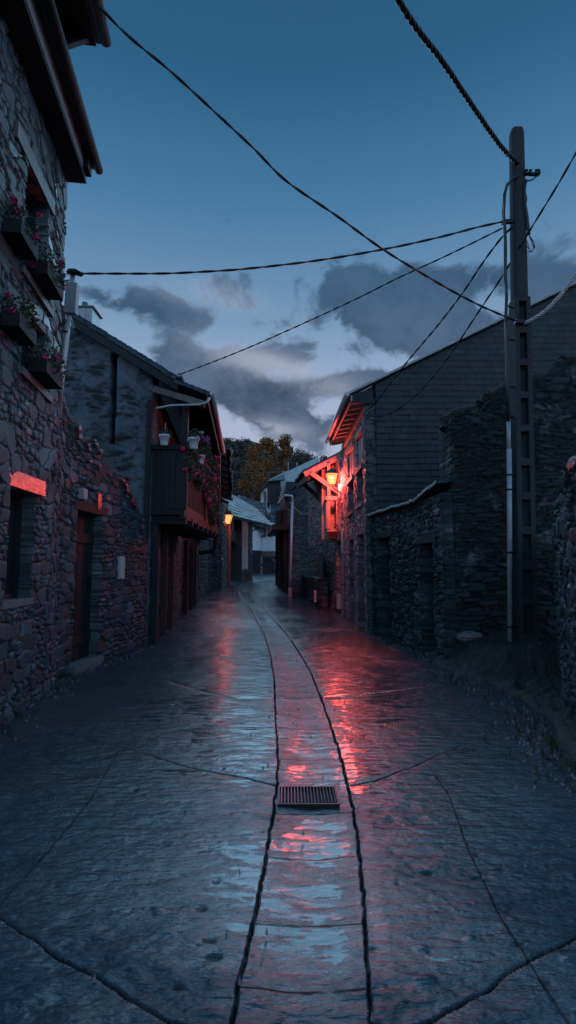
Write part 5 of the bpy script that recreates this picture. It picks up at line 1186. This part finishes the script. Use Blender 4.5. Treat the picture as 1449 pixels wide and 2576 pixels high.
# ---- trees and scrub on the hill
def tree(name, base, h, rad, mats, label, seed, n, size, group=None, lobes=9, cat='tree'):
    rnd = random.Random(seed); t = empty(name, base, label, cat, group); b = Vector(base); mb = MB()
    top = b+Vector((rnd.uniform(-.3, .3), 0, h*.8)); mb.tube([b-Vector((0, 0, .5)), b.lerp(top, .5), top], [h*.028, h*.018, h*.006], 8)
    L = []
    for k in range(lobes):
        a = rnd.uniform(0, 6.28); zf = rnd.uniform(.28, .9); rr_ = rad*(1-abs(zf-.5)*.9)*rnd.uniform(.3, .85)
        c = b+Vector((rr_*math.cos(a), rr_*math.sin(a)*.7, h*zf)); L.append((c, rad*rnd.uniform(.28, .5))); mb.tube([b.lerp(top, zf*.7), c], [h*.010, h*.003], 5)
    L.append((b+Vector((0, 0, h*.86)), rad*.34))
    mb.build('trunk', M['wood_grey'], t)
    f = MB()
    for k in range(n):
        c, r = rnd.choice(L); d = Vector([rnd.gauss(0, 1) for _ in range(3)]).normalized(); p = c+Vector((d.x, d.y, d.z*.9))*r*(rnd.random()**.45)*(1.25 if rnd.random() < .15 else 1)
        a = Vector([rnd.gauss(0, 1) for _ in range(3)]).normalized(); q = a.orthogonal().normalized(); w = a.cross(q); s = size*rnd.uniform(.5, 1.3)
        f.add([p-q*s, p-w*s*.6, p+q*s, p+w*s*.6], [(0, 1, 2, 3)])
    f.build('crown', M[mats], t); return t
def hill_at(u, Y): x = at(u, 1250, Y).x; return (x, Y, terr(x, Y))
b_ = at(668, 1262, 58); tree('autumn_tree', (b_.x, 58, max(terr(b_.x, 58)-1, b_.z-3)), at(668, 1092, 58).z-max(terr(b_.x, 58)-1, b_.z-3)+.5, 2.3, 'autumn', 'tall rust coloured autumn tree behind the white house, left of the pair', 201, 9000, .13, 'autumn trees behind the village', 16)
b2_ = at(712, 1262, 60); tree('autumn_tree', (b2_.x, 60, b2_.z-3), at(710, 1086, 60).z-b2_.z+3.2, 1.9, 'autumn', 'taller olive and rust autumn tree with a spiky top, right of the pair', 202, 7000, .12, 'autumn trees behind the village', 14)
b3_ = at(640, 1258, 55); tree('autumn_tree', (b3_.x, 55, b3_.z-2), 6.2, 1.9, 'autumn', 'small orange bush low in front of the autumn trees', 203, 5000, .11, 'autumn trees behind the village', 10)
SB = [(575, 1098, 92, 1.5, 1.8), (604, 1106, 95, 1.4, 2.4), (622, 1112, 90, 1.2, 2.2), (588, 1150, 84, 2.6, 3.4), (628, 1150, 82, 2.8, 3.2), (600, 1180, 74, 2.2, 2.6), (752, 1128, 86, 2.6, 4.2), (770, 1138, 88, 2.4, 3.8), (790, 1142, 86, 2.2, 3.4), (738, 1140, 80, 2.4, 4.0), (815, 1140, 90, 2.5, 3.6), (845, 1140, 92, 2.2, 3.2), (760, 1165, 72, 2.4, 3.5), (592, 1225, 64, 1.8, 2.2), (625, 1215, 66, 2.0, 2.6), (780, 1160, 74, 2.2, 3), (730, 1110, 88, 1.6, 3.4)]
side_ = ['grey green', 'heather brown']
for i, (u, v, Yd, r_, h_) in enumerate(SB):
    q = at(u, v, Yd); 
    kind = i % 2
    lab = '%s shrub on the hillside, %s' % (side_[kind], ['leftmost on the skyline beside the red gutter', 'on the skyline, second from the left', 'on the skyline just left of the autumn tree', 'large, on the slope below the left skyline', 'large, directly left of the autumn tree', 'halfway down the slope behind the left eaves', 'big, on the skyline right of the autumn tree', 'on the skyline midway to the lit roof', 'on the skyline above the chimney frame', 'hugging the right side of the autumn tree', 'on the skyline right above the lit canopy tip', 'rightmost on the skyline, behind the downpipe', 'low behind the dark timber roof', 'lowest, behind the grey gable', 'low, beside the small orange bush', 'low behind the lit canopy tip', 'tallest on the right skyline beside the spiky tree top'][i])
    tree('hill_shrub', (q.x, Yd, min(terr(q.x, Yd), q.z-h_*.5)-.3), max(h_, q.z-min(terr(q.x, Yd), q.z-h_*.5)+.3), r_, ['ever', 'heath'][kind], lab, 300+i, 2600, .16, 'shrubs on the hillside', 8, 'shrub')
rnd = random.Random(9); f = MB()
for k in range(42000):
    Yd = rnd.uniform(58, 112); x = Yd*rnd.uniform(-.17, .13); z = terr(x, Yd); cl = float(vnoise(np.array(x*.35), np.array(Yd*.25), 77))
    if cl < .42: continue
    s = rnd.uniform(.08, .22); p = Vector((x+rnd.uniform(-.3, .3), Yd, z+rnd.random()*2.2*(cl-.3)-.1)); a = Vector([rnd.gauss(0, 1) for _ in range(3)]).normalized(); q = a.orthogonal().normalized(); w = a.cross(q)
    f.add([p-q*s, p-w*s*.6, p+q*s, p+w*s*.6], [(0, 1, 2, 3)])
tag(f.build('hillside_scrub', M['ever']), 'low scrub and heather covering the hillside behind the village', 'scrub', kind='stuff')
# grit and weeds along the wall feet
rnd = random.Random(12); mb = MB(); wd = MB()
def scatter(P, n, side, off=.12):
    for k in range(n):
        i = rnd.randrange(len(P)-1); t = rnd.random(); x = P[i][0]+(P[i+1][0]-P[i][0])*t+side*abs(rnd.gauss(.03, off)); y = P[i][1]+(P[i+1][1]-P[i][1])*t; z = gz(y)-.02
        if rnd.random() < .5:
            r = rnd.uniform(.006, .022); a = rnd.uniform(0, 3); V = [(x+r*math.cos(a+q)*rnd.uniform(.7, 1.2), y+r*math.sin(a+q)*rnd.uniform(.7, 1.2), z) for q in (0, 1.3, 2.6, 3.9, 5.1)]+[(x, y, z+r*.9+.01)]
            mb.add(V, [(q, (q+1) % 5, 5) for q in range(5)])
        elif rnd.random() < .5:
            for b in range(7):
                a = rnd.uniform(0, 6.28); h_ = rnd.uniform(.03, .10); w_ = .004
                wd.add([(x-w_*math.cos(a), y-w_*math.sin(a), z), (x+w_*math.cos(a), y+w_*math.sin(a), z), (x+rnd.uniform(-.04, .04), y+rnd.uniform(-.04, .04), z+h_)], [(0, 1, 2)])
scatter([A1, B1]+Pq[1:], 700, 1); scatter(S2+S3, 300, 1); scatter([(1.64, 11.0), (1.56, 14.9), (1.22, 18)], 200, -1); scatter(S11, 350, -1); scatter(edge, 500, -1, .18)
for k in range(260):
    x, y = rnd.uniform(-2.2, 2.0), rnd.uniform(1.6, 9); r = rnd.uniform(.003, .009); z = -.035
    V = [(x+r*math.cos(q), y+r*math.sin(q)*.8, z) for q in (0, 1.3, 2.6, 3.9, 5.1)]+[(x, y, z+.02+r)]; mb.add(V, [(q, (q+1) % 5, 5) for q in range(5)])
tag(mb.build('grit', M['sill']), 'scattered grit and small pebbles lying on the wet paving', 'grit', kind='stuff')
tag(wd.build('weeds', M['grass']), 'small weeds growing at the feet of the walls', 'weeds', kind='stuff')
print('done')
